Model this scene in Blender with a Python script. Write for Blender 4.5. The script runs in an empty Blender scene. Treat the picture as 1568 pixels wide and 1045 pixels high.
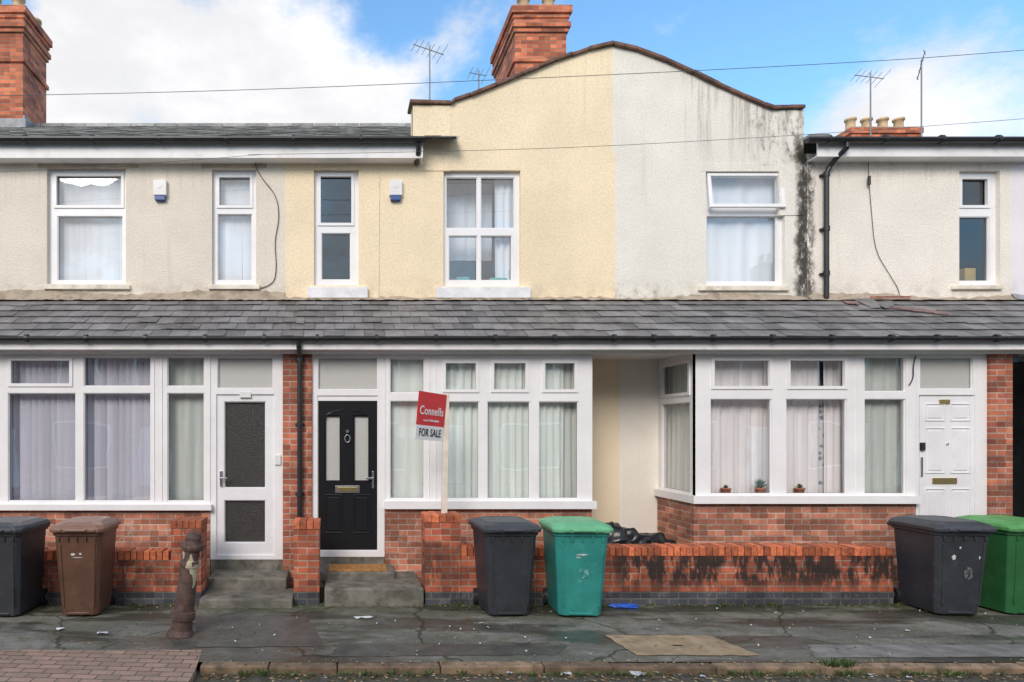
import bpy, math, random, bmesh
from mathutils import Vector, Matrix
from mathutils import noise as mn
random.seed(7)
D0=8.55; CH=2.05; XP=520; HY=660
def sx(px,Y=0.0): return (px-XP)*(D0+Y)/1000.0
def sz(py,Y=0.0): return CH+(HY-py)*(D0+Y)/1000.0
def gp(px,py,z=0.0):
    d=(CH-z)*1000/(py-HY); return ((px-XP)*d/1000.0, d-D0)
scene=bpy.context.scene
scene.view_settings.view_transform='Standard'
scene.view_settings.look='None'
scene.view_settings.exposure=0
# ---------------------------------------------------------------- materials
class NT:
    def __init__(s,name):
        s.m=bpy.data.materials.new(name); s.m.use_nodes=True
        s.t=s.m.node_tree; s.b=s.t.nodes['Principled BSDF']; s.out=s.t.nodes['Material Output']
    def n(s,ty,**kw):
        nd=s.t.nodes.new(ty)
        for k,v in kw.items(): setattr(nd,k,v)
        return nd
    def l(s,a,b): s.t.links.new(a,b)
    def pos(s):
        return s.n('ShaderNodeNewGeometry').outputs['Position']
    def noise(s,vec,scale,detail=3,rough=.55):
        nd=s.n('ShaderNodeTexNoise'); nd.inputs['Scale'].default_value=scale
        nd.inputs['Detail'].default_value=min(detail,5); nd.inputs['Roughness'].default_value=rough
        s.l(vec,nd.inputs['Vector']); return nd.outputs['Fac']
    def ramp(s,fac,a,b,ca=0.0,cb=1.0):
        nd=s.n('ShaderNodeMapRange'); nd.interpolation_type='SMOOTHSTEP'
        s.l(fac,nd.inputs[0]); nd.inputs[1].default_value=a; nd.inputs[2].default_value=b
        nd.inputs[3].default_value=ca; nd.inputs[4].default_value=cb
        return nd.outputs[0]
    def math(s,op,a,b=None):
        nd=s.n('ShaderNodeMath',operation=op)
        for i,x in enumerate((a,b)):
            if x is None: continue
            if isinstance(x,(int,float)): nd.inputs[i].default_value=x
            else: s.l(x,nd.inputs[i])
        return nd.outputs[0]
    def mix(s,fac,a,b,blend='MIX'):
        nd=s.n('ShaderNodeMix',data_type='RGBA',blend_type=blend)
        for i,x in ((0,fac),(6,a),(7,b)):
            if isinstance(x,(int,float)): nd.inputs[i].default_value=x
            elif isinstance(x,tuple): nd.inputs[i].default_value=(*x,1)
            else: s.l(x,nd.inputs[i])
        return nd.outputs[2]
    def vscale(s,c,f):
        nd=s.n('ShaderNodeVectorMath',operation='SCALE')
        if isinstance(c,tuple): nd.inputs[0].default_value=c
        else: s.l(c,nd.inputs[0])
        s.l(f,nd.inputs['Scale']); return nd.outputs[0]
    def scale(s,vec,v):
        nd=s.n('ShaderNodeVectorMath',operation='MULTIPLY'); s.l(vec,nd.inputs[0]); nd.inputs[1].default_value=v
        return nd.outputs[0]
    def sep(s,vec):
        nd=s.n('ShaderNodeSeparateXYZ'); s.l(vec,nd.inputs[0]); return nd.outputs
    def bump(s,h,strength=.3,dist=.01):
        nd=s.n('ShaderNodeBump'); nd.inputs['Strength'].default_value=strength; nd.inputs['Distance'].default_value=dist
        s.l(h,nd.inputs['Height']); s.l(nd.outputs[0],s.b.inputs['Normal'])
    def col(s,c):
        if isinstance(c,tuple): s.b.inputs['Base Color'].default_value=(*c,1)
        else: s.l(c,s.b.inputs['Base Color'])
    def rough(s,r):
        if isinstance(r,(int,float)): s.b.inputs['Roughness'].default_value=r
        else: s.l(r,s.b.inputs['Roughness'])

def simple(name,c,r=.5,var=.15,sc=3,bs=0,bsc=60,metal=0,rnd=0,dirt=None,dirt_amt=.5):
    k=NT(name); p=k.pos()
    cc=k.vscale(c,k.ramp(k.noise(p,sc),.3,.7,1-var,1+var))
    if rnd:
        at=k.n('ShaderNodeAttribute',attribute_name='rnd')
        cc=k.vscale(cc,k.ramp(at.outputs['Fac'],0,1,1-rnd,1+rnd))
    if dirt:
        m=k.ramp(k.noise(p,7,5,.7),.48,.75,0,dirt_amt); cc=k.mix(m,cc,dirt)
    k.col(cc); k.rough(r); k.b.inputs['Metallic'].default_value=metal
    if bs: k.bump(k.noise(p,bsc,2),bs,.01)
    return k.m

def render_wall(name,c,dirt,streak=.5,stains=(),low=4.0,gran=38,smooth=False,drip=None,bs=.40):
    k=NT(name); p=k.pos(); x,y,z=k.sep(p)
    big=k.ramp(k.noise(p,.9,5,.6),.3,.7,.93,1.04)
    fn=k.noise(p,gran,3,.7)
    fine=k.ramp(fn,.3,.7,.90 if not smooth else .96,1.06 if not smooth else 1.03)
    cc=k.vscale(c,k.math('MULTIPLY',big,fine))
    st=k.noise(k.scale(p,(5,5,.4)),1.0,5,.65)
    m=k.ramp(st,.54,.82,0,streak); cc=k.mix(m,cc,dirt)
    lo=k.ramp(z,low+.4,low,0,1); g=k.math('MULTIPLY',lo,k.ramp(k.noise(p,5,5,.7),.4,.65,0,.5)); cc=k.mix(g,cc,dirt)
    if drip:
        dr=k.noise(k.scale(p,(11,11,.55)),1.0,5,.7)
        x0,x1,z0,z1,amt,dc=drip
        a=k.math('MULTIPLY',k.ramp(x,x0-.3,x0+.3),k.ramp(z,z0,z1))
        cc=k.mix(k.math('MULTIPLY',a,k.ramp(dr,.47,.66,0,amt)),cc,dc)
    wobn=k.math('SUBTRACT',k.noise(p,4,4,.7),.5) if stains else None
    dn=k.noise(k.scale(p,(1,1,.5)),9,5,.75) if stains else None
    for (x0,w,z0,z1,amt,dk,th) in stains:
        dx=k.math('ABSOLUTE',k.math('SUBTRACT',x,x0))
        dx=k.math('ADD',dx,k.math('MULTIPLY',wobn,w*1.6))
        a=k.ramp(dx,w,w*.3,0,1)
        b=k.math('MULTIPLY',k.ramp(z,z0-.2,z0+.1,0,1),k.ramp(z,z1+.15,z1-.1,0,1))
        n=k.ramp(dn,th,th+.2,0,amt)
        cc=k.mix(k.math('MULTIPLY',k.math('MULTIPLY',a,b),n),cc,dk)
    k.col(cc); k.rough(.92)
    v=k.n('ShaderNodeTexVoronoi'); v.inputs['Scale'].default_value=gran*1.5; k.l(p,v.inputs['Vector'])
    k.bump(k.math('ADD',v.outputs['Distance'],fn),.10 if smooth else bs,.012)
    return k.m

def brick(name,c1,c2,mortar,bw=.225,rh=.075,blue=None,stains=None,dirt=.35,light=0):
    k=NT(name); p=k.pos(); x,y,z=k.sep(p)
    cb=k.n('ShaderNodeCombineXYZ'); k.l(k.math('ADD',x,y),cb.inputs[0]); k.l(z,cb.inputs[1])
    wob=k.n('ShaderNodeTexNoise'); wob.inputs['Scale'].default_value=6; wob.inputs['Detail'].default_value=1; k.l(p,wob.inputs['Vector'])
    w2=k.n('ShaderNodeVectorMath',operation='MULTIPLY_ADD'); k.l(wob.outputs['Color'],w2.inputs[0]); w2.inputs[1].default_value=(.008,.008,0); k.l(cb.outputs[0],w2.inputs[2])
    b=k.n('ShaderNodeTexBrick'); b.offset=.5
    b.inputs['Scale'].default_value=1; b.inputs['Brick Width'].default_value=bw; b.inputs['Row Height'].default_value=rh
    b.inputs['Mortar Size'].default_value=.0075; b.inputs['Mortar Smooth'].default_value=.3; b.inputs['Bias'].default_value=0
    b.inputs['Color1'].default_value=(*c1,1); b.inputs['Color2'].default_value=(*c2,1); b.inputs['Mortar'].default_value=(*mortar,1)
    k.l(w2.outputs[0],b.inputs['Vector']); cc=b.outputs['Color']
    cells=k.n('ShaderNodeTexWhiteNoise',noise_dimensions='2D')
    row=k.math('FLOOR',k.math('DIVIDE',z,rh))
    off=k.math('MULTIPLY',k.math('MODULO',row,2),bw*.5)
    colx=k.math('FLOOR',k.math('DIVIDE',k.math('ADD',k.math('ADD',x,y),off),bw))
    c3=k.n('ShaderNodeCombineXYZ'); k.l(colx,c3.inputs[0]); k.l(row,c3.inputs[1]); k.l(c3.outputs[0],cells.inputs['Vector'])
    vv=k.ramp(cells.outputs['Value'],0,1,.62,1.28)
    ns=k.ramp(k.noise(p,2.2,5,.65),.3,.7,.75,1.2)
    cc=k.vscale(cc,k.math('MULTIPLY',vv,ns))
    if blue is not None:
        m=k.ramp(z,blue+.003,blue-.003,0,1)
        bl=k.vscale(k.mix(b.outputs['Fac'],(.065,.068,.085),(.15,.14,.125)),vv); cc=k.mix(m,cc,bl)
    m=k.ramp(k.noise(p,11,5,.75),.52,.78,0,dirt); cc=k.mix(m,cc,(.06,.05,.04))
    if light:
        m=k.ramp(k.noise(p,4.5,5,.8),.54,.68,0,light); cc=k.mix(m,cc,(.62,.55,.48))
    if stains:
        sn=k.noise(k.scale(p,(1,1,.3)),6,5,.75)
        for (x0,x1,z0,z1,amt) in stains:
            a=k.math('MULTIPLY',k.ramp(x,x0-.2,x0+.2),k.ramp(x,x1+.2,x1-.2))
            bz=k.math('MULTIPLY',k.ramp(z,z0-.15,z0+.15),k.ramp(z,z1+.05,z1-.02))
            n=k.ramp(sn,.40,.53,0,amt)
            cc=k.mix(k.math('MULTIPLY',k.math('MULTIPLY',a,bz),n),cc,(.02,.017,.015))
    k.col(cc); k.rough(.85)
    h=k.math('ADD',k.math('MULTIPLY',b.outputs['Fac'],-1.0),k.math('MULTIPLY',k.noise(p,60,2),.5))
    k.bump(h,.5,.008)
    return k.m

M={}
M['beige']=render_wall('pebbledash_beige',(.80,.735,.625),(.42,.36,.28),.3,drip=(-20,20,5.2,6.0,.3,(.42,.35,.27)))
M['cream']=render_wall('render_cream',(.90,.755,.53),(.56,.46,.33),.22,gran=30,bs=.25,drip=(-20,20,6.2,7.8,.25,(.52,.42,.29)))
M['pale']=render_wall('render_pale',(.83,.80,.715),(.46,.43,.36),.33,bs=.3,
   stains=[(6.77,.16,4.0,6.3,.97,(.045,.037,.028),.30),(6.3,.42,6.0,6.7,.75,(.10,.085,.065),.47),(6.72,.25,6.0,7.0,.7,(.08,.07,.05),.44),(4.2,.9,3.9,4.15,.6,(.2,.17,.12),.45)],
   drip=(5.1,9,5.6,7.2,.7,(.20,.18,.145)))
M['white']=render_wall('render_offwhite',(.88,.825,.735),(.52,.46,.38),.25,
   stains=[(6.86,.12,4.0,6.1,.92,(.055,.045,.034),.38)],drip=(-20,20,5.4,6.1,.35,(.42,.36,.28)))
M['lilac']=render_wall('render_white',(.82,.79,.82),(.45,.43,.4),.2,gran=60,smooth=True)
M['cream_low']=render_wall('render_cream_low',(.88,.75,.54),(.45,.4,.3),.25,low=.1,smooth=True)
M['pale_low']=render_wall('render_pale_low',(.84,.80,.72),(.4,.38,.32),.3,low=.1,smooth=True)
M['lintel']=simple('stone_lintel',(.55,.46,.35),.9,.15,5,.3,dirt=(.32,.26,.18))
M['sillcream']=simple('painted_sill_cream',(.78,.72,.61),.7,.12,6,.1,dirt=(.3,.25,.18))
M['sillwhite']=simple('painted_sill_white',(.8,.8,.82),.6,.08,6,.1,dirt=(.35,.33,.3),dirt_amt=.3)
M['brick_bay']=brick('brick_salmon',(.53,.205,.125),(.39,.14,.085),(.46,.39,.32),light=.4)
M['brick_pier']=brick('brick_red',(.48,.16,.085),(.34,.095,.06),(.40,.33,.27),light=.2)
M['brick_wall']=brick('brick_boundary',(.48,.125,.06),(.33,.08,.043),(.33,.26,.2),blue=.155,
   stains=[(3.2,6.7,.20,.66,.95),(0.9,1.4,.1,.7,.6),(-3.9,-1.9,.15,.6,.6)],dirt=.55,light=.15)
M['brick_gpier']=brick('brick_gatepier',(.54,.145,.07),(.37,.09,.048),(.38,.28,.21),blue=.155,dirt=.5,light=.15,stains=[(-2,-1.7,.1,.9,.55),(.9,1.5,.1,.7,.55)])
M['brick_chim']=brick('brick_chimney',(.60,.185,.085),(.44,.11,.058),(.30,.21,.16),dirt=.45)
M['coping_brick']=simple('coping_brick',(.54,.15,.065),.8,.25,20,.4,rnd=.4,dirt=(.07,.05,.04),dirt_amt=.65)
M['slate']=simple('slate',(.165,.16,.163),.55,.22,4,.25,30,rnd=.24,dirt=(.29,.275,.25),dirt_amt=.5)
M['slate_up']=simple('slate_upper',(.27,.275,.27),.55,.25,4,.25,30,rnd=.3,dirt=(.45,.44,.40),dirt_amt=.6)
M['felt']=simple('roof_felt',(.06,.055,.055),.9)
M['upvc']=simple('white_upvc',(.86,.855,.86),.28,.035,2,dirt=(.62,.60,.56),dirt_amt=.18)
M['upvc_door']=simple('white_door',(.82,.82,.84),.35,.05,2,dirt=(.5,.48,.45),dirt_amt=.15)
M['black_door']=simple('black_composite_door',(.012,.012,.014),.28,.1,3,.05,90)
M['blackpl']=simple('black_plastic_pipe',(.022,.022,.025),.4,.25,5)
M['cablegrey']=simple('cable_grey',(.12,.12,.12),.6,.1)
M['fasc']=simple('white_fascia',(.85,.84,.83),.5,.06,2,dirt=(.45,.42,.38),dirt_amt=.3)
M['coping']=simple('dark_coping',(.17,.09,.065),.75,.35,8,.4,dirt=(.05,.045,.04),dirt_amt=.7)
M['mortar']=simple('mortar_fillet',(.40,.33,.25),.95,.3,7,.7,25,dirt=(.13,.10,.08),dirt_amt=.8)
M['flash']=simple('lead_flashing',(.26,.27,.29),.5,.25,6,.3,dirt=(.4,.38,.35))
M['conc']=simple('concrete_step',(.18,.17,.14),.8,.3,6,.5,30,dirt=(.05,.055,.03),dirt_amt=.85)
M['gold']=simple('brass',(.62,.47,.2),.3,.1,3,metal=.9)
M['chrome']=simple('chrome',(.7,.7,.72),.25,.05,3,metal=.95)
M['room']=simple('room_plaster',(.28,.28,.275),.9,.2,2)
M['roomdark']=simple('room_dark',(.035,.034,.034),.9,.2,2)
M['pot']=simple('clay_chimney_pot',(.60,.42,.25),.85,.2,8,.2,dirt=(.12,.09,.07))
M['alarm']=simple('alarm_plastic',(.78,.78,.76),.4,.04)
M['alarmb']=simple('alarm_blue',(.05,.10,.30),.4,.04)
M['metal']=simple('grey_metal',(.20,.20,.21),.45,.1,metal=.3)
M['mat']=simple('coir_doormat',(.42,.20,.06),.95,.3,30,.8,80)
def curt(name,c,var=.1,rnd=0):
    k=NT(name); p=k.pos(); n=k.ramp(k.noise(k.scale(p,(9,9,.7)),1,3),.3,.7,1-var,1+var*.6); cc=k.vscale(c,n)
    if rnd:
        at=k.n('ShaderNodeAttribute',attribute_name='rnd'); cc=k.vscale(cc,k.ramp(at.outputs['Fac'],0,1,1-rnd,1+rnd*.4))
    k.col(cc); k.rough(.95); return k.m
M['cur_green']=curt('net_curtain_green',(.84,.90,.87),.08)
M['cur_white']=curt('net_curtain_white',(.92,.89,.90),.07)
M['cur_blue']=curt('curtain_pale_blue',(.80,.86,.93),.05)
M['cur_teal']=curt('curtain_grey_green',(.62,.66,.63))
M['blind']=curt('vertical_blind',(.82,.81,.92),.05,.12)
M['blindw']=curt('vertical_blind_white',(.90,.90,.93),.04,.06)
k=NT('patterned_curtain'); p=k.pos(); v=k.n('ShaderNodeTexVoronoi'); v.inputs['Scale'].default_value=13; k.l(p,v.inputs['Vector'])
k.col(k.mix(k.ramp(v.outputs['Distance'],.25,.5),(.22,.24,.34),(.70,.69,.71))); M['floral']=k.m
def glass(name,base,tint=(1,1,1),rough=.015,wav=.012):
    k=NT(name); t=k.t
    tr=k.n('ShaderNodeBsdfTransparent'); tr.inputs[0].default_value=(*tint,1)
    gl=k.n('ShaderNodeBsdfGlossy'); gl.inputs['Roughness'].default_value=rough; gl.inputs['Color'].default_value=(1,.99,.98,1)
    lw=k.n('ShaderNodeLayerWeight'); lw.inputs['Blend'].default_value=.5
    f=k.math('ADD',k.math('MULTIPLY',k.math('POWER',lw.outputs['Facing'],3.5),.8),base)
    bp=k.n('ShaderNodeBump'); bp.inputs['Strength'].default_value=wav; bp.inputs['Distance'].default_value=.2
    k.l(k.noise(k.pos(),1.8,1),bp.inputs['Height']); k.l(bp.outputs[0],gl.inputs['Normal'])
    mx=k.n('ShaderNodeMixShader'); k.l(f,mx.inputs[0]); k.l(tr.outputs[0],mx.inputs[1]); k.l(gl.outputs[0],mx.inputs[2])
    k.l(mx.outputs[0],k.out.inputs['Surface']); return k.m
M['glass']=glass('window_glass',.16,(.98,.99,.985))
M['glassup']=glass('window_glass_upper',.20,(.95,.97,.98))
M['glassdark']=glass('window_glass_dark_room',.11,(.8,.82,.82))
k=NT('obscured_glass'); p=k.pos()
k.col((.035,.031,.028)); k.rough(.22); k.bump(k.noise(p,130,2),.9,.01); M['obsc']=k.m
k=NT('obscured_glass_light'); k.col((.50,.50,.475)); k.rough(.3); k.bump(k.noise(k.pos(),110,2),.6,.01); M['obsl']=k.m

# ---------------------------------------------------------------- mesh builder
class MB:
    def __init__(s): s.v=[];s.f=[];s.mi=[];s.r=[];s.mats=[];s.T=None;s.sm=[]
    def _m(s,mat):
        m=M[mat] if isinstance(mat,str) else mat
        if m not in s.mats: s.mats.append(m)
        return s.mats.index(m)
    def add(s,pts,faces,mat,r=None,smooth=False):
        b=len(s.v); r=random.random() if r is None else r
        for q in pts:
            q=Vector(q); s.v.append(s.T@q if s.T else q)
        mi=s._m(mat)
        for f in faces:
            s.f.append([b+i for i in f]); s.mi.append(mi); s.r.append(r); s.sm.append(smooth)
    def quad(s,a,b,c,d,mat,r=None): s.add([a,b,c,d],[(0,1,2,3)],mat,r)
    def box(s,x0,x1,y0,y1,z0,z1,mat,r=None,M4=None):
        if x0>x1:x0,x1=x1,x0
        if y0>y1:y0,y1=y1,y0
        if z0>z1:z0,z1=z1,z0
        p=[(x0,y0,z0),(x1,y0,z0),(x1,y1,z0),(x0,y1,z0),(x0,y0,z1),(x1,y0,z1),(x1,y1,z1),(x0,y1,z1)]
        if M4 is not None: p=[M4@Vector(q) for q in p]
        s.add(p,[(0,3,2,1),(4,5,6,7),(0,1,5,4),(1,2,6,5),(2,3,7,6),(3,0,4,7)],mat,r)
    def cyl(s,a,b,r0,r1,mat,n=12,caps=True):
        a=Vector(a);b=Vector(b);d=(b-a).normalized()
        u=d.orthogonal().normalized();w=d.cross(u)
        pts=[];
        for c,r in((a,r0),(b,r1)):
            for i in range(n):
                t=2*math.pi*i/n; pts.append(c+u*math.cos(t)*r+w*math.sin(t)*r)
        s.add(pts,[(i,(i+1)%n,n+(i+1)%n,n+i) for i in range(n)],mat,0.5,True)
        if caps:
            s.add(pts,[tuple(range(n))[::-1],tuple(range(n,2*n))],mat,.5)
    def tube(s,pts,r,mat,n=10):
        for i in range(len(pts)-1): s.cyl(pts[i],pts[i+1],r,r,mat,n)
    def lathe(s,prof,mat,n=24,c=(0,0,0),T=None,smooth=True):
        pts=[];c=Vector(c)
        for r,z in prof:
            for i in range(n):
                t=2*math.pi*i/n; q=Vector((r*math.cos(t),r*math.sin(t),z)); q=T@q if T else q+c
                pts.append(q)
        fs=[]
        for j in range(len(prof)-1):
            for i in range(n): fs.append((j*n+i,j*n+(i+1)%n,(j+1)*n+(i+1)%n,(j+1)*n+i))
        fs.append(tuple(range((len(prof)-1)*n,len(prof)*n)))
        s.add(pts,fs,mat,.5,smooth)
    def holes(s,x0,x1,z0,z1,y,hs,mat,depth=.1):
        xs=sorted({x0,x1,*[h[0] for h in hs],*[h[1] for h in hs]}); zs=sorted({z0,z1,*[h[2] for h in hs],*[h[3] for h in hs]})
        xs=[x for x in xs if x0<=x<=x1]; zs=[z for z in zs if z0<=z<=z1]
        for i in range(len(xs)-1):
            for j in range(len(zs)-1):
                cx=(xs[i]+xs[i+1])/2; cz=(zs[j]+zs[j+1])/2
                if any(h[0]<cx<h[1] and h[2]<cz<h[3] for h in hs): continue
                s.quad((xs[i],y,zs[j]),(xs[i+1],y,zs[j]),(xs[i+1],y,zs[j+1]),(xs[i],y,zs[j+1]),mat,.5)
        for a,b,c,d in hs:
            e=y+depth
            s.quad((a,y,c),(a,e,c),(b,e,c),(b,y,c),mat,.5); s.quad((a,y,d),(b,y,d),(b,e,d),(a,e,d),mat,.5)
            s.quad((a,y,c),(a,y,d),(a,e,d),(a,e,c),mat,.5); s.quad((b,y,c),(b,e,c),(b,e,d),(b,y,d),mat,.5)
        e=y+depth
        s.quad((x0,y,z0),(x1,y,z0),(x1,e,z0),(x0,e,z0),mat,.5); s.quad((x0,y,z1),(x0,e,z1),(x1,e,z1),(x1,y,z1),mat,.5)
        s.quad((x0,y,z0),(x0,e,z0),(x0,e,z1),(x0,y,z1),mat,.5); s.quad((x1,y,z0),(x1,y,z1),(x1,e,z1),(x1,e,z0),mat,.5)
    def ring(s,a,b,c,d,y,w,mat,proud=.012,dep=.04):
        s.box(a,b,y-proud,y+dep,c,c+w,mat,.5); s.box(a,b,y-proud,y+dep,d-w,d,mat,.5)
        s.box(a,a+w,y-proud,y+dep,c+w,d-w,mat,.5); s.box(b-w,b,y-proud,y+dep,c+w,d-w,mat,.5)
    def obj(s,name,parent=None,bevel=0):
        me=bpy.data.meshes.new(name); me.from_pydata([tuple(v) for v in s.v],[],s.f)
        for m in s.mats: me.materials.append(m)
        me.polygons.foreach_set('material_index',s.mi); me.polygons.foreach_set('use_smooth',s.sm)
        at=me.attributes.new('rnd','FLOAT','FACE'); at.data.foreach_set('value',s.r)
        me.update()
        o=bpy.data.objects.new(name,me); scene.collection.objects.link(o)
        if bevel:
            md=o.modifiers.new('bevel','BEVEL'); md.width=bevel; md.segments=2; md.limit_method='ANGLE'; md.angle_limit=math.radians(40)
        if parent: o.parent=parent
        return o
def empty(name,loc=(0,0,0)):
    o=bpy.data.objects.new(name,None); o.location=loc; scene.collection.objects.link(o); o.empty_display_size=.3; return o

def rect(r,Y): return (sx(r[0],Y),sx(r[1],Y),sz(r[3],Y),sz(r[2],Y))
def frame(mb,gb,r,panes,Y,mat='upvc',gmat='glass',rings=(),depth=.07,world=False,bead=.012):
    R=r if world else rect(r,Y); P=[q if world else rect(q,Y) for q in panes]
    mb.holes(*R,Y,P,mat,depth)
    for i,q in enumerate(P):
        a,b,c,d=q
        if i in rings:
            e=.012; mb.ring(a-e,b+e,c-e,d+e,Y,.042,mat,.016,.03); a+=.028;b-=.028;c+=.028;d-=.028
        else: mb.ring(a,b,c,d,Y+.014,bead,mat,0,.03)
        if gmat and mat=='upvc': mb.ring(a+bead-.003 if i not in rings else a-.003,b-bead+.003 if i not in rings else b+.003,c+bead-.003 if i not in rings else c-.003,d-bead+.003 if i not in rings else d+.003,Y+.036,.006,'blackpl',0,.003)
        g=gmat[i] if isinstance(gmat,(list,tuple)) else gmat
        if g: 
            t=random.uniform(-.0018,.0018); t2=random.uniform(-.0018,.0018)
            gb.quad((a-.01,Y+.042+t,c-.01),(b+.01,Y+.042-t,c-.01),(b+.01,Y+.042-t+t2,d+.01),(a-.01,Y+.042+t+t2,d+.01),g)
def curtain(mb,x0,x1,y,z0,z1,mat,amp=.025,wl=.11):
    n=max(8,int((x1-x0)/.016)); pts=[];ph=random.random()*6
    for i in range(n+1):
        x=x0+(x1-x0)*i/n
        o=amp*math.sin(x*2*math.pi/wl+ph+1.2*math.sin(x*5.3+ph))+amp*.5*math.sin(x*2*math.pi/(wl*.43)+ph*2)
        pts+= [(x+.01*math.sin(x*31),y+o*1.3,z0),(x,y+o,(z0+z1)/2),(x-.004*math.sin(x*40),y+o*.6,z1)]
    fs=[]
    for i in range(n):
        for j in range(2): fs.append((i*3+j,(i+1)*3+j,(i+1)*3+j+1,i*3+j+1))
    mb.add(pts,fs,mat,.5,True)
def blinds(mb,x0,x1,y,z0,z1,mat,ang=22,sp=.083):
    x=x0
    while x<x1:
        a=math.radians(ang+random.uniform(-7,7)); w=.0445; dx=w*math.cos(a); dy=w*math.sin(a)
        t=random.uniform(-.008,.008)
        mb.quad((x-dx+t,y-dy,z0),(x+dx+t,y+dy,z0),(x+dx,y+dy,z1),(x-dx,y-dy,z1),mat)
        x+=sp
def slates(mb,x0,x1,y0,z0,y1,z1,rows,tw,mat,jit=1.0,thick=.008):
    L=math.hypot(y1-y0,z1-z0); uy=(y1-y0)/L; uz=(z1-z0)/L; ny=-uz; nz=uy
    for j in range(rows):
        s0=L*j/rows; s1=min(L,L*(j+1)/rows+L/rows*.25)
        x=x0+(tw/2 if j%2 else 0)-tw*.5+random.uniform(-.03,0)
        while x<x1:
            a=max(x0,x+.003); b=min(x1,x+tw-.003)
            if b-a>.02:
                t=thick; ls=.024+random.uniform(-.003,.005)*jit; sk=random.uniform(-.004,.004)*jit; ds=random.uniform(-.008,.006)*jit
                if random.random()<.04: ds-=.03; sk+=random.uniform(-.015,.015)
                def P(xx,s,h): return (xx,y0+uy*s+ny*h,z0+uz*s+nz*h)
                S0=s0+ds
                q=[P(a,S0+sk,ls),P(b,S0-sk,ls),P(b,s1,.004),P(a,s1,.004),P(a,S0+sk,ls-t),P(b,S0-sk,ls-t)]
                mb.add(q,[(0,1,2,3),(4,5,1,0),(4,0,3),(5,2,1)],mat)
            x+=tw
    mb.quad((x0,y0,z0),(x1,y0,z0),(x1,y1,z1),(x0,y1,z1),'felt')

# ================================================================ HOUSES
H=[empty('terraced_house') for _ in range(5)]
WY=1.0
XL=-9.5; XR=15.0
bx=[XL,sx(437,WY),sx(942,WY),sx(1236,WY),sx(1548,WY),XR]
wmat=['beige','cream','pale','white','lilac']
UY=1.07
UP=[
 (0,(-330,-210,262,437),[(-322,-218,268,318),(-322,-218,331,430)],(0,),'blindw'),
 (0,(75,195,260,437),[(84,189,267,318),(88,188,331,430)],(0,),'blindw'),
 (0,(326,393,262,438),[(333,386,269,318),(333,386,328,430)],(0,),'blindw'),
 (1,(481,549,261,439),[(488,541,268,345),(492,537,357,429)],(0,),None),
 (1,(678,795,264,440),[(683,731,272,350),(736,788,272,350),(687,731,361,430),(736,784,361,430)],(),'D'),
 (2,(1077,1197,264,439),[(1084,1190,270,318),(1082,1190,331,432)],(),'cur_blue'),
 (3,(1462,1524,264,438),[(1469,1514,272,318),(1463,1515,332,431)],(0,),None),
 (4,(1640,1760,264,438),[(1648,1752,272,318),(1648,1752,332,431)],(0,),'cur_white'),
]
curve=[(632,160),(690,162),(697,157),(720,149),(760,134),(800,117),(850,96),(900,79),(938,71),(975,80),(1020,97),(1060,115),(1100,134),(1140,152),(1168,164),(1182,169),(1230,168)]
GC=[(sx(a,WY),sz(b,WY)) for a,b in curve]
EZ=6.10
for hi in range(5):
    mb=MB(); gb=MB(); ib=MB()
    x0,x1=bx[hi],bx[hi+1]
    hs=[rect(u[1],UY) for u in UP if u[0]==hi]
    mb.holes(x0,x1,3.6,EZ,WY,hs,wmat[hi],.2)
    mb.obj('upper_wall',H[hi])
    mb=MB()
    for u in [u for u in UP if u[0]==hi]:
        R=rect(u[1],UY); 
        if u[4]=='cur_blue':
            frame(mb,gb,u[1],u[2],UY,gmat=[None,'glass'],rings=())
            a,b,c,d=rect(u[2][0],UY); sb=MB(); 
            T=Matrix.Translation((0,UY-.02,d))@Matrix.Rotation(math.radians(-9),4,'X')@Matrix.Translation((0,-(UY-.02),-d))
            sb.T=T; sb.ring(a-.035,b+.05,c-.045,d+.03,UY-.02,.05,'upvc',.03,.01); sb.quad((a,UY-.03,c-.01),(b+.02,UY-.03,c-.01),(b+.02,UY-.03,d),(a,UY-.03,d),'glassup')
            sb.obj('open_vent_sash',H[hi],.004)
        else: frame(mb,gb,u[1],u[2],UY,gmat='glassdark' if u[4] is None else 'glassup',rings=u[3])
        if u[4] in('blindw',): blinds(ib,R[0]+.04,R[1]-.03,UY+.14,R[2]+.03,R[3]-.02,'blindw',12)
        elif u[4]=='cur_blue' : 
            curtain(ib,R[0]+.02,R[1]-.02,UY+.14,R[2]+.02,R[3]-.02,'cur_blue',.012,.5)
        elif u[4]=='cur_white': curtain(ib,R[0]+.02,R[1]-.02,UY+.14,R[2]+.02,R[3]-.02,'cur_white',.02,.14)
        elif u[4]=='D':
            curtain(ib,R[1]-.33,R[1]-.02,UY+.16,R[2]+.02,R[3]-.02,'cur_blue',.02,.1)
            curtain(ib,R[0]+.02,R[1]-.3,UY+.42,R[2]+.5,R[3]-.02,'cur_blue',.01,.3)
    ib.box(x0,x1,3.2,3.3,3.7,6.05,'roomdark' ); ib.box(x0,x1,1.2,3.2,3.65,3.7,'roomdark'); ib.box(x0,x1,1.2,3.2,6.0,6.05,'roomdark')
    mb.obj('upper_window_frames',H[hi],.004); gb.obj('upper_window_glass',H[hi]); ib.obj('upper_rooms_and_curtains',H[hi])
tb=MB(); R=rect((678,795,264,440),UY)
for (a,b,h,c) in [(.1,.28,.10,(.6,.04,.04)),(.22,.42,.14,(.05,.35,.3)),(.5,.75,.10,(.55,.05,.05)),(.72,.98,.13,(.05,.4,.32)),(.35,.55,.07,(.7,.55,.1))]:
    mm=simple('toy',c,.5); tb.box(R[0]+a,R[0]+b,UY+.1+a*.02,UY+.24+a*.02,R[2]+.04,R[2]+.04+h,mm)
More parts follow.
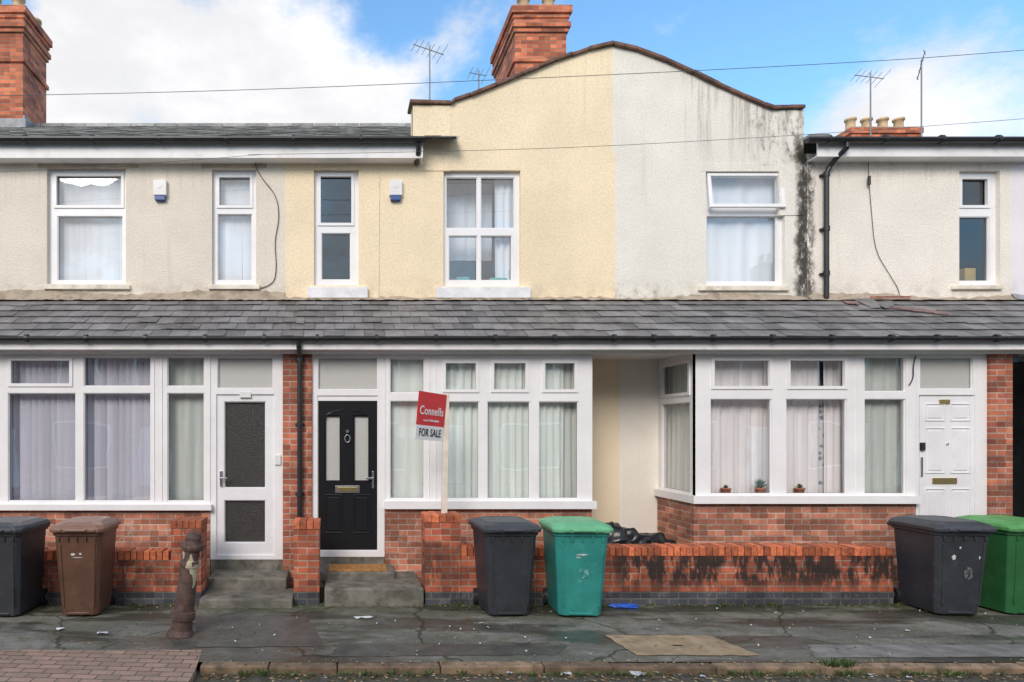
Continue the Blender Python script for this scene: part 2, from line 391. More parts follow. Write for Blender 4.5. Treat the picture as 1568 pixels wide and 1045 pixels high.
tb.obj('sill_toys',H[1],.02)
tb=MB(); R=rect((1462,1524,264,438),UY); tb.box(R[0]+.3,R[0]+.46,UY+.15,UY+.3,R[2]+.03,R[2]+.3,simple('yellow_box',(.6,.42,.12),.6)); tb.obj('sill_box',H[3],.01)
for hi,(a,b) in ((1,(0,8)),(2,(8,16))):
    mb=MB(); pts=GC[a:b+1]
    for i in range(len(pts)-1):
        (xa,za),(xb,zb)=pts[i],pts[i+1]
        for y in (WY,WY+.25):
            mb.quad((xa,y,EZ),(xb,y,EZ),(xb,y,zb),(xa,y,za),wmat[hi],.5)
        mb.quad((xa,WY+.25,za-.3),(xb,WY+.25,zb-.3),(xb,WY+5,zb-.3),(xa,WY+5,za-.3),'slate_up')
    xe,ze=(pts[0] if a==0 else pts[-1])
    mb.quad((xe,WY,EZ-.3),(xe,WY+.25,EZ-.3),(xe,WY+.25,ze),(xe,WY,ze),wmat[hi],.5)
    mb.quad((xe,WY+.25,3),(xe,WY+5,3),(xe,WY+5,ze-.3),(xe,WY+.25,ze-.3),wmat[hi],.5)
    q=pts[:2] if a==0 else pts[-2:]
    mb.box(q[0][0]+(.0 if a==0 else .1),q[1][0],WY-.012,WY+.05,EZ-.9 if a else EZ-.25,min(q[0][1],q[1][1])-.005,wmat[hi],.5)
    mb.obj('gable_wall',H[hi])
    cb=MB()
    for i in range(len(pts)-1):
        (xa,za),(xb,zb)=pts[i],pts[i+1]
        n=max(1,int((xb-xa)/.22))
        for j in range(n):
            t0=j/n;t1=(j+1)/n; xa2=xa+(xb-xa)*t0+.003; xb2=xa+(xb-xa)*t1-.003; z0=za+(zb-za)*t0+random.uniform(-.006,.006); z1=za+(zb-za)*t1+random.uniform(-.006,.006)
            y0=WY-.06+random.uniform(-.01,.01); y1=WY+.3
            if i==0 and a==0 and j==0: xa2-=.05
            cb.add([(xa2,y0,z0),(xb2,y0,z1),(xb2,y1,z1),(xa2,y1,z0),(xa2,y0,z0+.05),(xb2,y0,z1+.05),(xb2,y1,z1+.05),(xa2,y1,z0+.05)],
              [(0,3,2,1),(4,5,6,7),(0,1,5,4),(1,2,6,5),(2,3,7,6),(3,0,4,7)],'coping')
    cb.obj('gable_coping',H[hi],.008)
mb=MB()
for (a,b) in [(58,212),(308,408)]: mb.box(sx(a,WY),sx(b,WY),WY-.006,WY+.05,sz(258,WY),sz(243,WY),'lintel')
for (a,b) in [(68,200),(320,398)]: mb.box(sx(a,WY),sx(b,WY),WY-.05,WY+.06,sz(444,WY),sz(437,WY),'sillcream')
mb.obj('lintels_and_sills',H[0],.006)
mb=MB()
for (a,b) in [(471,563),(667,811)]: mb.box(sx(a,WY),sx(b,WY),WY-.07,WY+.06,sz(458,WY),sz(441,WY),'sillwhite')
mb.box(sx(466,WY),sx(562,WY),WY-.006,WY+.05,sz(260,WY),sz(243,WY),'cream')
mb.obj('window_sills',H[1],.008)
mb=MB(); mb.box(sx(1068,WY),sx(1206,WY),WY-.05,WY+.06,sz(446,WY),sz(439,WY),'sillcream'); mb.box(sx(1072,WY),sx(1202,WY),WY-.004,WY+.05,sz(263,WY),sz(250,WY),'pale'); mb.obj('window_sill',H[2],.006)
mb=MB(); mb.box(sx(1455,WY),sx(1532,WY),WY-.05,WY+.06,sz(444,WY),sz(438,WY),'sillcream')
mb.obj('window_sill',H[3],.006)
def fillet(hi,x0,x1,mat,h=.09):
    mb=MB(); n=int((x1-x0)/.07); pts=[]; ph=random.random()*9
    for i in range(n+1):
        x=x0+(x1-x0)*i/n; a=random.uniform(-.015,.02)+.035*math.sin(x*2.1+ph)*(h>.05)
        pts+=[(x,WY-.10+random.uniform(-.015,.015),3.945+random.uniform(-.004,.008)),(x,WY-.05,3.98+a*.4),(x,WY-.014,3.965+h+a)]
        pts+=[(x,WY+.01,3.965+h+a)]
    fs=[]
    for i in range(n):
        for j in range(3): fs.append((i*4+j,(i+1)*4+j,(i+1)*4+j+1,i*4+j+1))
    mb.add(pts,fs,mat,.5,True); mb.obj('mortar_fillet',H[hi])
fillet(0,XL,sx(436,WY),'mortar',.11); fillet(1,sx(436,WY),sx(940,WY),'mortar',.035); fillet(2,sx(940,WY),sx(1236,WY),'mortar',.06)
fillet(3,sx(1236,WY),sx(1548,WY),'mortar',.06); fillet(4,sx(1548,WY),XR,'flash',.06)
mb=MB(); slates(mb,XL,1.7,.72,6.2,4.45,8.10,16,.25,'slate_up')
x=XL
while x<1.6:
    mb.box(x,x+.44,4.33,4.6,8.05,8.12,'slate_up'); x+=.45
mb.quad((XL,4.45,8.1),(1.7,4.45,8.1),(1.7,8.3,6.2),(XL,8.3,6.2),'slate_up')
mb.obj('slate_roof',H[0])
mb=MB(); slates(mb,6.79,XR,.72,6.19,4.45,7.86,16,.25,'slate_up')
mb.quad((6.79,4.45,7.86),(XR,4.45,7.86),(XR,8.3,6.2),(6.79,8.3,6.2),'slate_up')
mb.obj('slate_roof',H[3])
mb=MB(); mb.box(XL,XR,8.2,8.3,0,6.2,'beige'); mb.box(XL,XL+.1,1.2,8.2,0,6.2,'beige'); mb.box(XR-.1,XR,1.2,8.2,0,6.2,'lilac'); mb.obj('rear_walls',H[0])
def gutter(mb,x0,x1,y,z,r=.055,br=.9,mat='blackpl'):
    n=8; pts=[]
    for i in range(n+1):
        t=math.pi+math.pi*i/n; pts.append((y+r*math.cos(t),z+r*math.sin(t)))
    ys=[(x0,*p) for p in pts]+[(x1,*p) for p in pts]; m=n+1
    mb.add(ys,[(i,i+1,m+i+1,m+i) for i in range(n)],mat,.5,True)
    mb.box(x0,x1,y-r-.006,y-r+.006,z-.012,z+.012,mat); mb.box(x0,x1,y+r-.006,y+r+.006,z-.01,z+.02,mat)
    mb.add([(x0,*p) for p in pts],[tuple(range(m))],mat); mb.add([(x1,*p) for p in pts],[tuple(range(m))],mat)
    x=x0+.3
    while x<x1:
        mb.cyl((x-.02,y,z-.005),(x+.02,y,z-.005),r+.008,r+.008,mat,12); x+=br
mb=MB(); gutter(mb,XL,sx(650,.68),.70,6.185,.055,.95); mb.box(XL,sx(646,.78),.78,.80,5.95,6.20,'fasc'); mb.box(XL,sx(644,.78),.80,WY+.01,5.955,5.975,'fasc'); mb.box(sx(646,.78)-.01,sx(646,.78)+.012,.76,1.0,5.945,6.2,'fasc')
mb.obj('eaves_gutter',H[0],0)
mb=MB(); gutter(mb,6.62,XR,.70,6.18,.055,.8); mb.box(6.83,XR,.78,.80,5.97,6.19,'fasc'); mb.box(6.83,XR,.80,WY+.01,5.975,5.99,'fasc')
mb.box(6.62,6.9,.64,.8,6.19,6.23,'slate'); 
mb.obj('eaves_gutter',H[3],0)
mb=MB(); xx=sx(1268,.9); 
mb.tube([(sx(1297,.7),.7,6.13),(sx(1297,.7),.7,6.06),(sx(1284,.8),.82,5.98),(sx(1272,.9),.92,5.88),(xx,.93,5.78),(xx,.93,3.98)],.034,'blackpl',12)
for z in (5.74,4.95,4.3): mb.cyl((xx,.93,z),(xx,.93,z+.07),.043,.043,'blackpl',12); mb.box(xx-.06,xx+.06,.95,1.0,z+.02,z+.05,'blackpl')
mb.obj('rainwater_downpipe',H[3])
mb=MB(); mb.tube([(sx(641,.7),.7,6.13),(sx(641,.7),.75,6.02),(sx(638,.9),.95,5.93)],.034,'blackpl'); mb.obj('gutter_outlet',H[0])

for hi,(a,b) in enumerate([(XL,sx(455,.4)),(sx(455,.4),sx(930,.4)),(sx(930,.4),sx(1330,.4)),(sx(1330,.4),sx(1600,.4)),(sx(1600,.4),XR)]):
    mb=MB(); slates(mb,a,b,-.24,3.235,.985,3.955,6,(.24,.26,.24,.25,.25)[hi],'slate',1.3)
    mb.obj('leanto_roof',H[hi])
    mb=MB(); gutter(mb,a,b,-.30,3.225,.043,.75)
    mb.obj('leanto_gutter',H[hi])
    mb=MB(); mb.box(a,b,-.235,-.215,3.085,3.235,'fasc'); mb.box(a,b,-.215,.995,3.09,3.105,'fasc'); 
    mb.box(a,b,-.06,-.02,3.05,3.09,'upvc')
    mb.obj('fascia_and_soffit',H[hi],.004)
mb=MB(); fl=simple('clay_flap',(.2,.13,.12),.7)
for i in range(9):
    x=sx(1320,.6)+i*.12+random.uniform(-.02,.02); y=.55-.045*i+.25
    z=3.235+(y+.24)*.588+.04
    Mx=Matrix.Translation((x,y,z))@Matrix.Rotation(math.radians(30+random.uniform(-6,8)),4,'X')@Matrix.Rotation(math.radians(random.uniform(-18,-5)),4,'Z')
    mb.box(-.09,.09,-.05,.05,-.008,.008,fl,None,Mx)
for i in range(5):
    x=sx(1340,.8)+random.uniform(-.3,.5); y=.75+random.uniform(-.12,.12); z=3.235+(y+.24)*.588+.045
    Mx=Matrix.Translation((x,y,z))@Matrix.Rotation(math.radians(random.uniform(-35,25)),4,'Z')@Matrix.Rotation(math.radians(34),4,'X')
    mb.box(-.12,.12,-.09,.09,-.006,.006,'slate',None,Mx)
mb.box(sx(1335,.9),sx(1395,.9),.90,.93,3.96,4.0,'brick_pier')
mb.obj('slipped_flashing',H[3],.004)

# ---------------- ground floor
mb=MB();gb=MB();ib=MB()
frame(mb,gb,(-480,322,540,778),[(-470,-380,549,592),(-470,-380,602,768),(-340,-240,549,592),(-340,-240,602,768),(-225,-125,549,592),(-225,-125,602,768),(-100,-4,549,592),(-100,-4,602,768),(14,110,549,591),(12,116,602,768),(128,231,547,592),(128,231,602,768),(256,313,547,592),(256,313,602,768)],0,rings=(2,6,8))
frame(mb,gb,(322.3,433,540,857),[(333,418,548,595),(331,420,604,851)],.012,gmat=['obsl',None],bead=.01)
frame(mb,gb,(331.5,419.5,604.5,850.5),[(343,407,615,748),(343,407,766,832)],.035,mat='upvc_door',gmat='obsc',depth=.05)
mb.box(sx(-480),sx(325),-.07,.05,sz(781),sz(772),'upvc')
for xx in (236,248): mb.box(sx(xx)-.006,sx(xx)+.006,-.01,.02,sz(768),sz(542),'upvc')
hx=sx(338); hz=sz(733); mb.box(hx-.014,hx+.014,-.0,.04,hz-.10,hz+.10,'chrome'); mb.box(hx-.01,hx+.09,-.04,-.02,hz-.008,hz+.012,'chrome'); mb.cyl((hx,-.03,hz),(hx,.02,hz),.01,.01,'chrome')
mb.box(sx(367),sx(384),.0,.03,sz(609),sz(600),'alarm')
mb.obj('bay_and_door_frames',H[0],.004); gb.obj('bay_glass',H[0])
blinds(ib,sx(-100),sx(232),.17,sz(768),sz(545),'blind',30)
curtain(ib,sx(245),sx(318),.16,sz(768),sz(545),'cur_teal',.008,.3)
curtain(ib,sx(-480),sx(-120),.16,sz(768),sz(545),'cur_white')
ib.obj('vertical_blinds',H[0])
mb=MB(); mb.box(sx(-480),sx(321),.01,.3,0,sz(780.5),'brick_bay'); 
mb.box(sx(433.5),sx(477.5),-.03,.3,0,3.085,'brick_pier'); mb.box(sx(322),sx(433),.02,.3,0,sz(857.5),'conc')
mb.box(XL,sx(-480.5),-.0,.3,0,3.085,'brick_pier')
mb.obj('brickwork',H[0])
mb=MB(); x=sx(459,-.08); mb.tube([(x,-.30,3.19),(x,-.28,3.12),(x,-.09,3.0),(x,-.09,.95),(x-.02,-.12,.45)],.033,'blackpl',12)
for z in (2.95,2.1,1.2): mb.cyl((x,-.09,z),(x,-.09,z+.06),.042,.042,'blackpl',12); mb.box(x-.06,x+.06,-.06,-.03,z+.015,z+.045,'blackpl')
mb.obj('rainwater_downpipe',H[0])
mb=MB(); mb.box(sx(421),sx(430),-.012,.011,sz(712),sz(697),'alarm'); mb.obj('doorbell',H[0],.003)
mb=MB();gb=MB();ib=MB()
frame(mb,gb,(478,589.6,540,853),[(487,578,548,597),(486,579,606,844)],.012,gmat=['obsl',None],bead=.01)
frame(mb,gb,(590,907,540,776),[(597,650,549,602),(597,650,614,764),(679,732,553,600),(678,734,615,764),(753,808,553,600),(746,812,615,764),(831,883,553,600),(825,886,615,764)],0,rings=(2,4,6))
mb.box(sx(588),sx(911),-.07,.05,sz(779),sz(767),'upvc')
for xx in (657,667): mb.box(sx(xx)-.005,sx(xx)+.005,-.01,.02,sz(766),sz(542),'upvc')
T=Matrix.Translation((sx(907),0,0))@Matrix.Rotation(math.radians(90),4,'Z')
mb.T=T;gb.T=T
frame(mb,gb,(.001,.999,sz(776),sz(540)),[(.12,.88,sz(600),sz(552)),(.12,.88,sz(764),sz(615))],0,world=True)
mb.T=None;gb.T=None
frame(mb,gb,(486.5,578.5,606.5,614),[],.03,mat='upvc') 
mb.obj('bay_and_door_frames',H[1],.004)
gb.obj('bay_glass',H[1])
db=MB();dg=MB()
frame(db,dg,(488,577.5,614.5,843),[(497,522,636,738),(541,566,636,738)],.035,mat='black_door',gmat='obsl',depth=.05,bead=.018)
def raised(b,r,Y,mat,w=.018):
    a=rect(r,Y); b.ring(*a,Y,w,mat,.012,.01); b.box(a[0]+.04,a[1]-.04,Y-.01,Y+.01,a[2]+.04,a[3]-.04,mat)
raised(db,(497,524,757,817),.035,'black_door'); raised(db,(541,567,757,817),.035,'black_door')
cx=sx(532,.035)
for s_ in (-1,1):
    pts=[]
    for i in range(9):
        t=math.pi/2*i/8; pts.append((cx+s_*(.04+.26*math.sin(t)*1.0),.027,sz(640,.035)+.12*math.cos(t)-.02))
    db.tube(pts,.008,'black_door',6)
hx=sx(532,.03)
db.box(hx-.16,hx+.16,.018,.036,sz(755,.03),sz(744,.03),'chrome'); db.box(hx-.13,hx+.13,.012,.03,sz(753,.03),sz(746,.03),'gold')
pts=[(hx+.035*math.sin(t),.01,sz(672,.03)+.05*math.cos(t)) for t in [i*math.pi/6 for i in range(13)]]
db.tube(pts,.008,'chrome',6); db.cyl((hx,.0,sz(661,.03)),(hx,.035,sz(661,.03)),.02,.024,'chrome')
kx=sx(571,.03); db.box(kx-.014,kx+.014,.015,.036,sz(748,.03),sz(722,.03),'chrome'); db.box(kx-.09,kx+.01,-.02,-.005,sz(734,.03),sz(731,.03),'chrome')
db.obj('front_door',H[1],.004); dg.obj('door_glass',H[1])
curtain(ib,sx(592),sx(655),.13,sz(768),sz(545),'cur_green',.008,.35)
curtain(ib,sx(668),sx(735),.14,sz(768),sz(545),'cur_green',.022,.12)
curtain(ib,sx(736),sx(815),.13,sz(768),sz(545),'cur_green',.018,.1)
curtain(ib,sx(818),sx(868),.13,sz(768),sz(545),'cur_green',.018,.1)
curtain(ib,sx(862),sx(896),.18,sz(768),sz(545),'cur_teal',.02,.09)
ib.obj('net_curtains',H[1])
mb=MB(); mb.box(sx(589),sx(905),.012,.98,0,sz(779.5),'brick_bay'); mb.box(sx(478),sx(588.5),.02,.3,0,sz(853.5),'conc')
mb.box(sx(905)-.0,sx(905)+.012,.0,.99,0.0,sz(780.5),'brick_bay')
mb.obj('brickwork',H[1])
mb=MB(); mb.box(sx(905)+.013,sx(948,WY),WY,WY+.2,0,3.6,'cream_low'); mb.obj('recess_wall',H[1])
mb=MB(); mb.box(sx(948,WY)+.001,4.67,WY,WY+.2,0,3.6,'pale_low'); mb.obj('recess_wall',H[2])
mb=MB();gb=MB();ib=MB()
BX=sx(1065)
frame(mb,gb,(1065,1402.6,538,768),[(1090,1181,549,595),(1088,1182,611,757),(1206,1296,549,595),(1204,1297,611,757),(1324,1387,547,600),(1324,1387,611,757)],0,rings=(0,2))
mb.box(BX-.06,sx(1404),-.07,.05,sz(771),sz(759),'upvc')
mb.box(BX-.06,BX+.04,.051,.99,sz(771),sz(759)-.002,'upvc')
mb.box(sx(1311)-.006,sx(1311)+.006,-.01,.02,sz(758),sz(541),'upvc')
T=Matrix.Translation((BX,0,0))@Matrix.Rotation(math.radians(-90),4,'Z'); mb.T=T;gb.T=T
frame(mb,gb,(-.999,-.001,sz(768),sz(538)),[(-.9,-.14,sz(603),sz(550)),(-.9,-.14,sz(757),sz(615))],0,world=True,rings=(0,))
mb.T=None;gb.T=None
frame(mb,gb,(1403,1512,538,857),[(1409,1490,548,596),(1407,1493,605,851)],.012,gmat=['obsl',None],bead=.01)
mb.obj('bay_and_door_frames',H[2],.004); gb.obj('bay_glass',H[2])
db=MB(); R=rect((1408,1492.5,606,850.5),.035); db.box(R[0],R[1],.035,.08,R[2],R[3],'upvc_door')
for a,b in ((1416,1446),(1455,1485)):
    for c,d in ((618,645),(655,725),(748,835)): raised(db,(a,b,c,d),.035,'upvc_door',.014)
mx=sx(1446,.03); db.box(mx-.16,mx+.16,.018,.036,sz(741,.03),sz(732,.03),'gold'); db.box(mx-.07,mx+.07,.02,.036,sz(619,.03),sz(612,.03),'gold')
db.cyl((sx(1450,.03),.01,sz(680,.03)),(sx(1450,.03),.036,sz(680,.03)),.012,.012,'chrome')
hx=sx(1411,.03); db.box(hx-.02,hx+.03,.0,.036,sz(690,.03),sz(678,.03),'blackpl'); db.box(hx-.012,hx+.012,.015,.036,sz(730,.03),sz(700,.03),'chrome')
db.obj('front_door',H[2],.004)
curtain(ib,sx(1068),sx(1189),.20,sz(758),sz(545),'cur_white',.016,.19)
curtain(ib,sx(1188),sx(1272),.20,sz(758),sz(545),'cur_white',.016,.15)
curtain(ib,sx(1269),sx(1281),.215,sz(758),sz(605),'floral',.006,.12)
curtain(ib,sx(1278),sx(1312),.20,sz(758),sz(545),'cur_white',.016,.1)
curtain(ib,sx(1316),sx(1398),.14,sz(758),sz(545),'cur_teal',.008,.2)
ib.T=Matrix.Translation((BX,0,0))@Matrix.Rotation(math.radians(-90),4,'Z')
curtain(ib,-.97,-.25,.14,sz(758),sz(545),'cur_teal',.02,.16); ib.T=None
ib.obj('net_curtains',H[2])
mb=MB(); mb.box(BX+.0,sx(1402),.0+.012,.98,0,sz(771.5),'brick_bay'); mb.box(BX-.02,BX-.001,.0,.985,0,sz(771.8),'brick_bay')
mb.box(sx(1403),sx(1512),.02,.3,0,sz(857.5),'conc'); mb.box(sx(1512.5),sx(1547),-.03,.3,0,3.085,'brick_pier')
mb.obj('brickwork',H[2])
pm=simple('terracotta',(.5,.19,.10),.8); lf=simple('houseplant_leaf',(.07,.13,.04),.5,.3,20)
for px,h in ((1112,.04),(1165,.15),(1225,.06)):
    e=empty('potted_plant',(0,0,0)); b=MB(); x=sx(px,.1); z=sz(757,.1)-.01
    b.lathe([(.045,z),(.06,z+.075),(.066,z+.075),(.066,z+.09),(.05,z+.09)],pm,14,(x,.11,0)); b.obj('pot',e)
    b=MB()
    for i in range(40):
        a=random.random()*6.28; el=random.uniform(.2,1.4); L=h*random.uniform(.5,1)+.02
        p0=Vector((x,.11,z+.085)); d=Vector((math.cos(a)*math.cos(el),math.sin(a)*math.cos(el)*.4,math.sin(el)))
        s_=Vector((-math.sin(a),math.cos(a)*.4,0))*.014; q=p0+d*L
        b.quad(p0,p0+d*L*.6+s_,q,p0+d*L*.6-s_,lf)
    b.obj('leaves',e)
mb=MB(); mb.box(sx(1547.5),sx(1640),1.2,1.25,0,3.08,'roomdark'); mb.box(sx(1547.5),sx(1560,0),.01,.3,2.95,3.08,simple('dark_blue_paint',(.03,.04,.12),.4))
mb.box(sx(1640),XR,-.02,.3,0,1.0,'brick_pier'); mb.box(sx(1640),sx(1690),-.02,.3,1.0,3.085,'brick_pier'); mb.box(sx(2100),XR,-.02,.3,1.0,3.085,'brick_pier')
mb.obj('passage_and_brickwork',H[4])
mb=MB();gb=MB();ib=MB(); frame(mb,gb,(1690.5,2099,540,784),[(1700,1820,549,595),(1700,1820,611,770),(1840,1960,549,595),(1840,1960,611,770),(1980,2090,549,595),(1980,2090,611,770)],0); mb.obj('bay_frame',H[4],.004); gb.obj('bay_glass',H[4])
curtain(ib,sx(1692),sx(2095),.17,sz(780),sz(545),'cur_white'); ib.obj('net_curtains',H[4])
for hi,(a,b) in enumerate([(XL,sx(478)),(sx(478),3.3),(4.66,sx(1547)),(sx(1640),XR)]):
    mb=MB(); mb.box(a,b,2.4,2.5,.3,3.07,'room'); mb.box(a,b,.32,2.4,.30,.34,'room'); mb.box(a,b,1.2,2.4,3.05,3.08,'room'); mb.box(b-.02,b-.001,1.2,2.4,.3,3.05,'room'); mb.box(a+.001,a+.02,1.2,2.4,.3,3.05,'room')
    mb.obj('ground_floor_room',H[hi if hi<3 else 4])

def chimney(parent,x0,x1,y0,y1,zb,zt,pots=True,flash=True):
    e=empty('chimney_stack') if parent is None else parent
    b=MB(); b.box(x0,x1,y0,y1,zb,zt-.55,'brick_chim')
    lv=[(.0,.55,.48),(.035,.48,.40),(.07,.40,.30),(.03,.30,.22),(.05,.22,.14),(.09,.14,.0)]
    b.box(x0-.04,x1+.04,y0-.04,y1+.04,zt-1.05,zt-.97,'brick_chim')
    for o,a,c in lv: b.box(x0-o,x1+o,y0-o,y1+o,zt-a,zt-c-.002,'brick_chim')
    b.box(x0-.02,x1+.02,y0-.02,y1+.02,zt,zt+.05,'mortar')
    if flash: 
        zr=6.2+(y0-.72)*.51; b.box(x0-.1,x1+.1,y0-.1,y0-.02,zr-.05,zr+.14,'flash'); b.box(x1,x1+.03,y0,y1,zr-.1,zr+.25,'flash')
    b.obj('chimney_brickwork',e,.006)
    if pots:
        b=MB(); n=2 if x1-x0<1.3 else 4
        for r in range(2 if y1-y0>.9 else 1):
            for i in range(n):
                cx=x0+(x1-x0)*(i+.5)/n; cy=y0+.3+r*.7
                b.lathe([(.13,zt+.03),(.125,zt+.1),(.105,zt+.14),(.10,zt+.32),(.13,zt+.33),(.13,zt+.38),(.10,zt+.39),(.09,zt+.2)],'pot',16,(cx,cy,0))
        b.obj('chimney_pots',e)
    return e
chimney(H[0],-7.0,-6.06,3.95,4.95,7.4,10.15)
chimney(H[1],3.36,4.34,3.95,5.55,6.5,10.15,flash=False)
chimney(None,12.55,14.15,7.45,8.1,6.2,9.45,flash=False)

for i,px in enumerate((245,606)):
    b=MB(); a,bb=sx(px-10,.95),sx(px+10,.95); z0,z1=sz(307,.95),sz(276,.95)
    b.box(a,bb,.93,1.0,z0+.07,z1,'alarm'); b.box(a+.02,bb-.02,.935,.998,z0,z0+.068,'alarmb'); b.cyl(((a+bb)/2,.925,z1-.08),((a+bb)/2,.94,z1-.08),.04,.04,'alarm',14)
    b.obj('burglar_alarm_box',None,.008)
def aerial(px,py0,py1,Y,ang,els=9,L=.9):
    e=empty('tv_aerial'); b=MB(); x=sx(px,Y); z0,z1=sz(py0,Y),sz(py1,Y)
    b.cyl((x,Y,z0),(x,Y,z1),.014,.012,'metal',8)
    a=math.radians(ang); d=Vector((math.cos(a),.6,math.sin(a))).normalized(); c=Vector((x,Y,z1-.08))
    b.cyl(c-d*L*.45,c+d*L*.55,.009,.009,'metal',6)
    s_=d.cross(Vector((0,1,0))).normalized()
    s_=(s_+Vector((0,.9,0))).normalized()
    for i in range(els):
        q=c-d*L*.4+d*L*.9*i/(els-1); w=.12 if i else .18
        b.cyl(q-s_*w,q+s_*w,.0045,.0045,'metal',5)
    b.obj('mast_and_elements',e)
aerial(658,155,70,3.2,140,6,.75); aerial(733,140,108,4.5,150,4,.4); aerial(1333,212,112,4.2,150,6,.5); aerial(1411,212,92,4.2,-80,5,.5)
def cable(name,pts,r=.007,mat='blackpl'):
    cu=bpy.data.curves.new(name,'CURVE'); cu.dimensions='3D'; cu.bevel_depth=r; cu.bevel_resolution=1
    sp=cu.splines.new('NURBS'); sp.points.add(len(pts)-1); sp.order_u=3; sp.use_endpoint_u=True
    for p,q in zip(sp.points,pts): p.co=(*q,1)
    o=bpy.data.objects.new(name,cu); scene.collection.objects.link(o); cu.materials.append(M[mat]); return o
def wc(lst,Y): return [(sx(a,Y),Y,sz(b,Y)) for a,b in lst]
cable('overhead_cable',wc([(-700,162),(0,147),(330,140),(640,128),(1150,105),(1568,80),(2200,20)],-.8),.0035,'cablegrey')
cable('overhead_cable',wc([(380,237),(640,234),(1000,222),(1568,184),(2200,130)],-.1),.003,'cablegrey')
cable('overhead_cable',wc([(-500,275),(0,267),(300,245),(400,237)],.5),.003,'cablegrey')
cable('wall_cable',wc([(436,228),(400,238),(388,250),(402,275),(424,300),(428,335),(420,370),(424,410),(418,440),(360,446),(355,452)],.985),.006)
cable('wall_cable',wc([(1329,236),(1331,285),(1335,330),(1340,385),(1362,420),(1380,450),(1376,460)],.985),.004)
cable('wall_cable',wc([(581,255),(581,350),(580,455)],.992),.005,'sillcream')
cable('wall_cable',wc([(1402,545),(1398,560),(1399,582),(1392,590)],-.02),.007)
b=MB(); b.cyl((sx(1331,.95),.95,sz(283,.95)),(sx(1331,.95),.95,sz(270,.95)),.02,.02,'blackpl'); b.obj('cable_insulator')

# ================================================================ front walls, steps
GY=-.85
wb=MB();cbk=MB()
def gwall(x0,x1,zt,th=.23):
    wb.box(x0,x1,GY,GY+th,-.02,zt-.105,'brick_wall')
    x=x0
    while x<x1-.03:
        w=.068; h=random.uniform(-.007,.007)+.006*math.sin(x*1.7); cbk.box(x+.003,min(x1,x+w),GY-.006+random.uniform(-.005,.005),GY+th+.01,zt-.105,zt+h,'coping_brick'); x+=.076
def done(name,bev=.005):
    global wb,cbk
    e=empty(name); wb.obj('brickwork',e); 
    if cbk.v: cbk.obj('coping_bricks',e,bev)
    wb=MB();cbk=MB()
gwall(-9.0,sx(263,GY),.63); done('garden_wall')
gwall(sx(706,GY),sx(1368,GY),.68); done('garden_wall')
def pier(x0,x1,zt,yb=.34):
    wb.box(x0,x1,GY-.01,GY+yb,-.02,zt-.1,'brick_gpier')
    n=max(3,round((x1-x0)/.076)); w=(x1-x0+.02)/n
    for i in range(n): cbk.box(x0-.01+i*w+.002,x0-.01+(i+1)*w-.003,GY-.02,GY+yb+.01,zt-.1,zt-.01+random.uniform(-.004,.004),'coping_brick')
    done('gate_pier')
pier(sx(262,GY),sx(308,GY),1.0); pier(sx(450,GY),sx(489,GY),.99); pier(sx(651,GY),sx(705,GY),1.07)
b=MB(); b.box(sx(309,GY),sx(449,GY),-1.0,-.45,-.02,.10,'conc'); b.box(sx(318,-.5),sx(440,-.4),-.53,.02,-.01,.235,'conc'); b.obj('door_steps',None,.015)
b=MB(); b.box(sx(497,GY),sx(648,GY),-.93,.02,-.02,.21,'conc'); b.box(sx(478,-.3),sx(604,-.3),-.45,.018,.18,.30,'conc')
b.obj('door_steps',None,.02)
b=MB(); b.box(sx(503,-.3),sx(592,-.3),-.43,-.06,.301,.32,'mat'); b.obj('doormat',None,.004)
b=MB(); b.box(sx(1403),sx(1515),-.6,.018,-.02,.3,'conc'); b.obj('door_steps',None,.015)

# ================================================================ ground
def pavmat():
    k=NT('wet_pavement'); p=k.pos(); x,y,z=k.sep(p)
    big=k.noise(k.scale(p,(.7,1.3,1)),1.1,5,.65); f=k.noise(p,45,3,.7); m=k.noise(p,6,5,.7)
    c=k.mix(k.ramp(big,.38,.62),(.125,.12,.105),(.24,.228,.20))
    c=k.mix(k.ramp(m,.42,.64,0,.8),c,(.105,.115,.062))
    c=k.mix(k.ramp(f,.5,.72,0,.55),c,(.36,.34,.30))
    c=k.mix(k.ramp(k.noise(p,17,5,.8),.58,.7,0,.65),c,(.045,.043,.035))
    near=k.math('MULTIPLY',k.ramp(y,-1.5,-.85,0,1),k.ramp(k.noise(p,9,5,.7),.36,.56,0,.85)); c=k.mix(near,c,(.08,.09,.035))
    # crazed cracks
    v=k.n('ShaderNodeTexVoronoi',feature='DISTANCE_TO_EDGE'); v.inputs['Scale'].default_value=.55
    wv=k.n('ShaderNodeTexNoise'); wv.inputs['Scale'].default_value=3; k.l(p,wv.inputs['Vector'])
    ad=k.n('ShaderNodeVectorMath',operation='MULTIPLY_ADD'); k.l(wv.outputs['Color'],ad.inputs[0]); ad.inputs[1].default_value=(.35,.35,0); k.l(p,ad.inputs[2]); k.l(ad.outputs[0],v.inputs['Vector'])
    c=k.mix(k.ramp(v.outputs['Distance'],.012,.003,0,.8),c,(.04,.042,.022))
    wet=k.ramp(k.noise(k.scale(p,(.4,1.9,1)),1.3,5,.6),.46,.56)
    c=k.vscale(c,k.math('SUBTRACT',1.0,k.math('MULTIPLY',wet,.52)))
    k.col(c); k.rough(k.math('ADD',k.math('MULTIPLY',wet,-.46),.74)); k.b.inputs['Specular IOR Level'].default_value=.4
    k.bump(f,.45,.008); return k.m
M['pav']=pavmat()
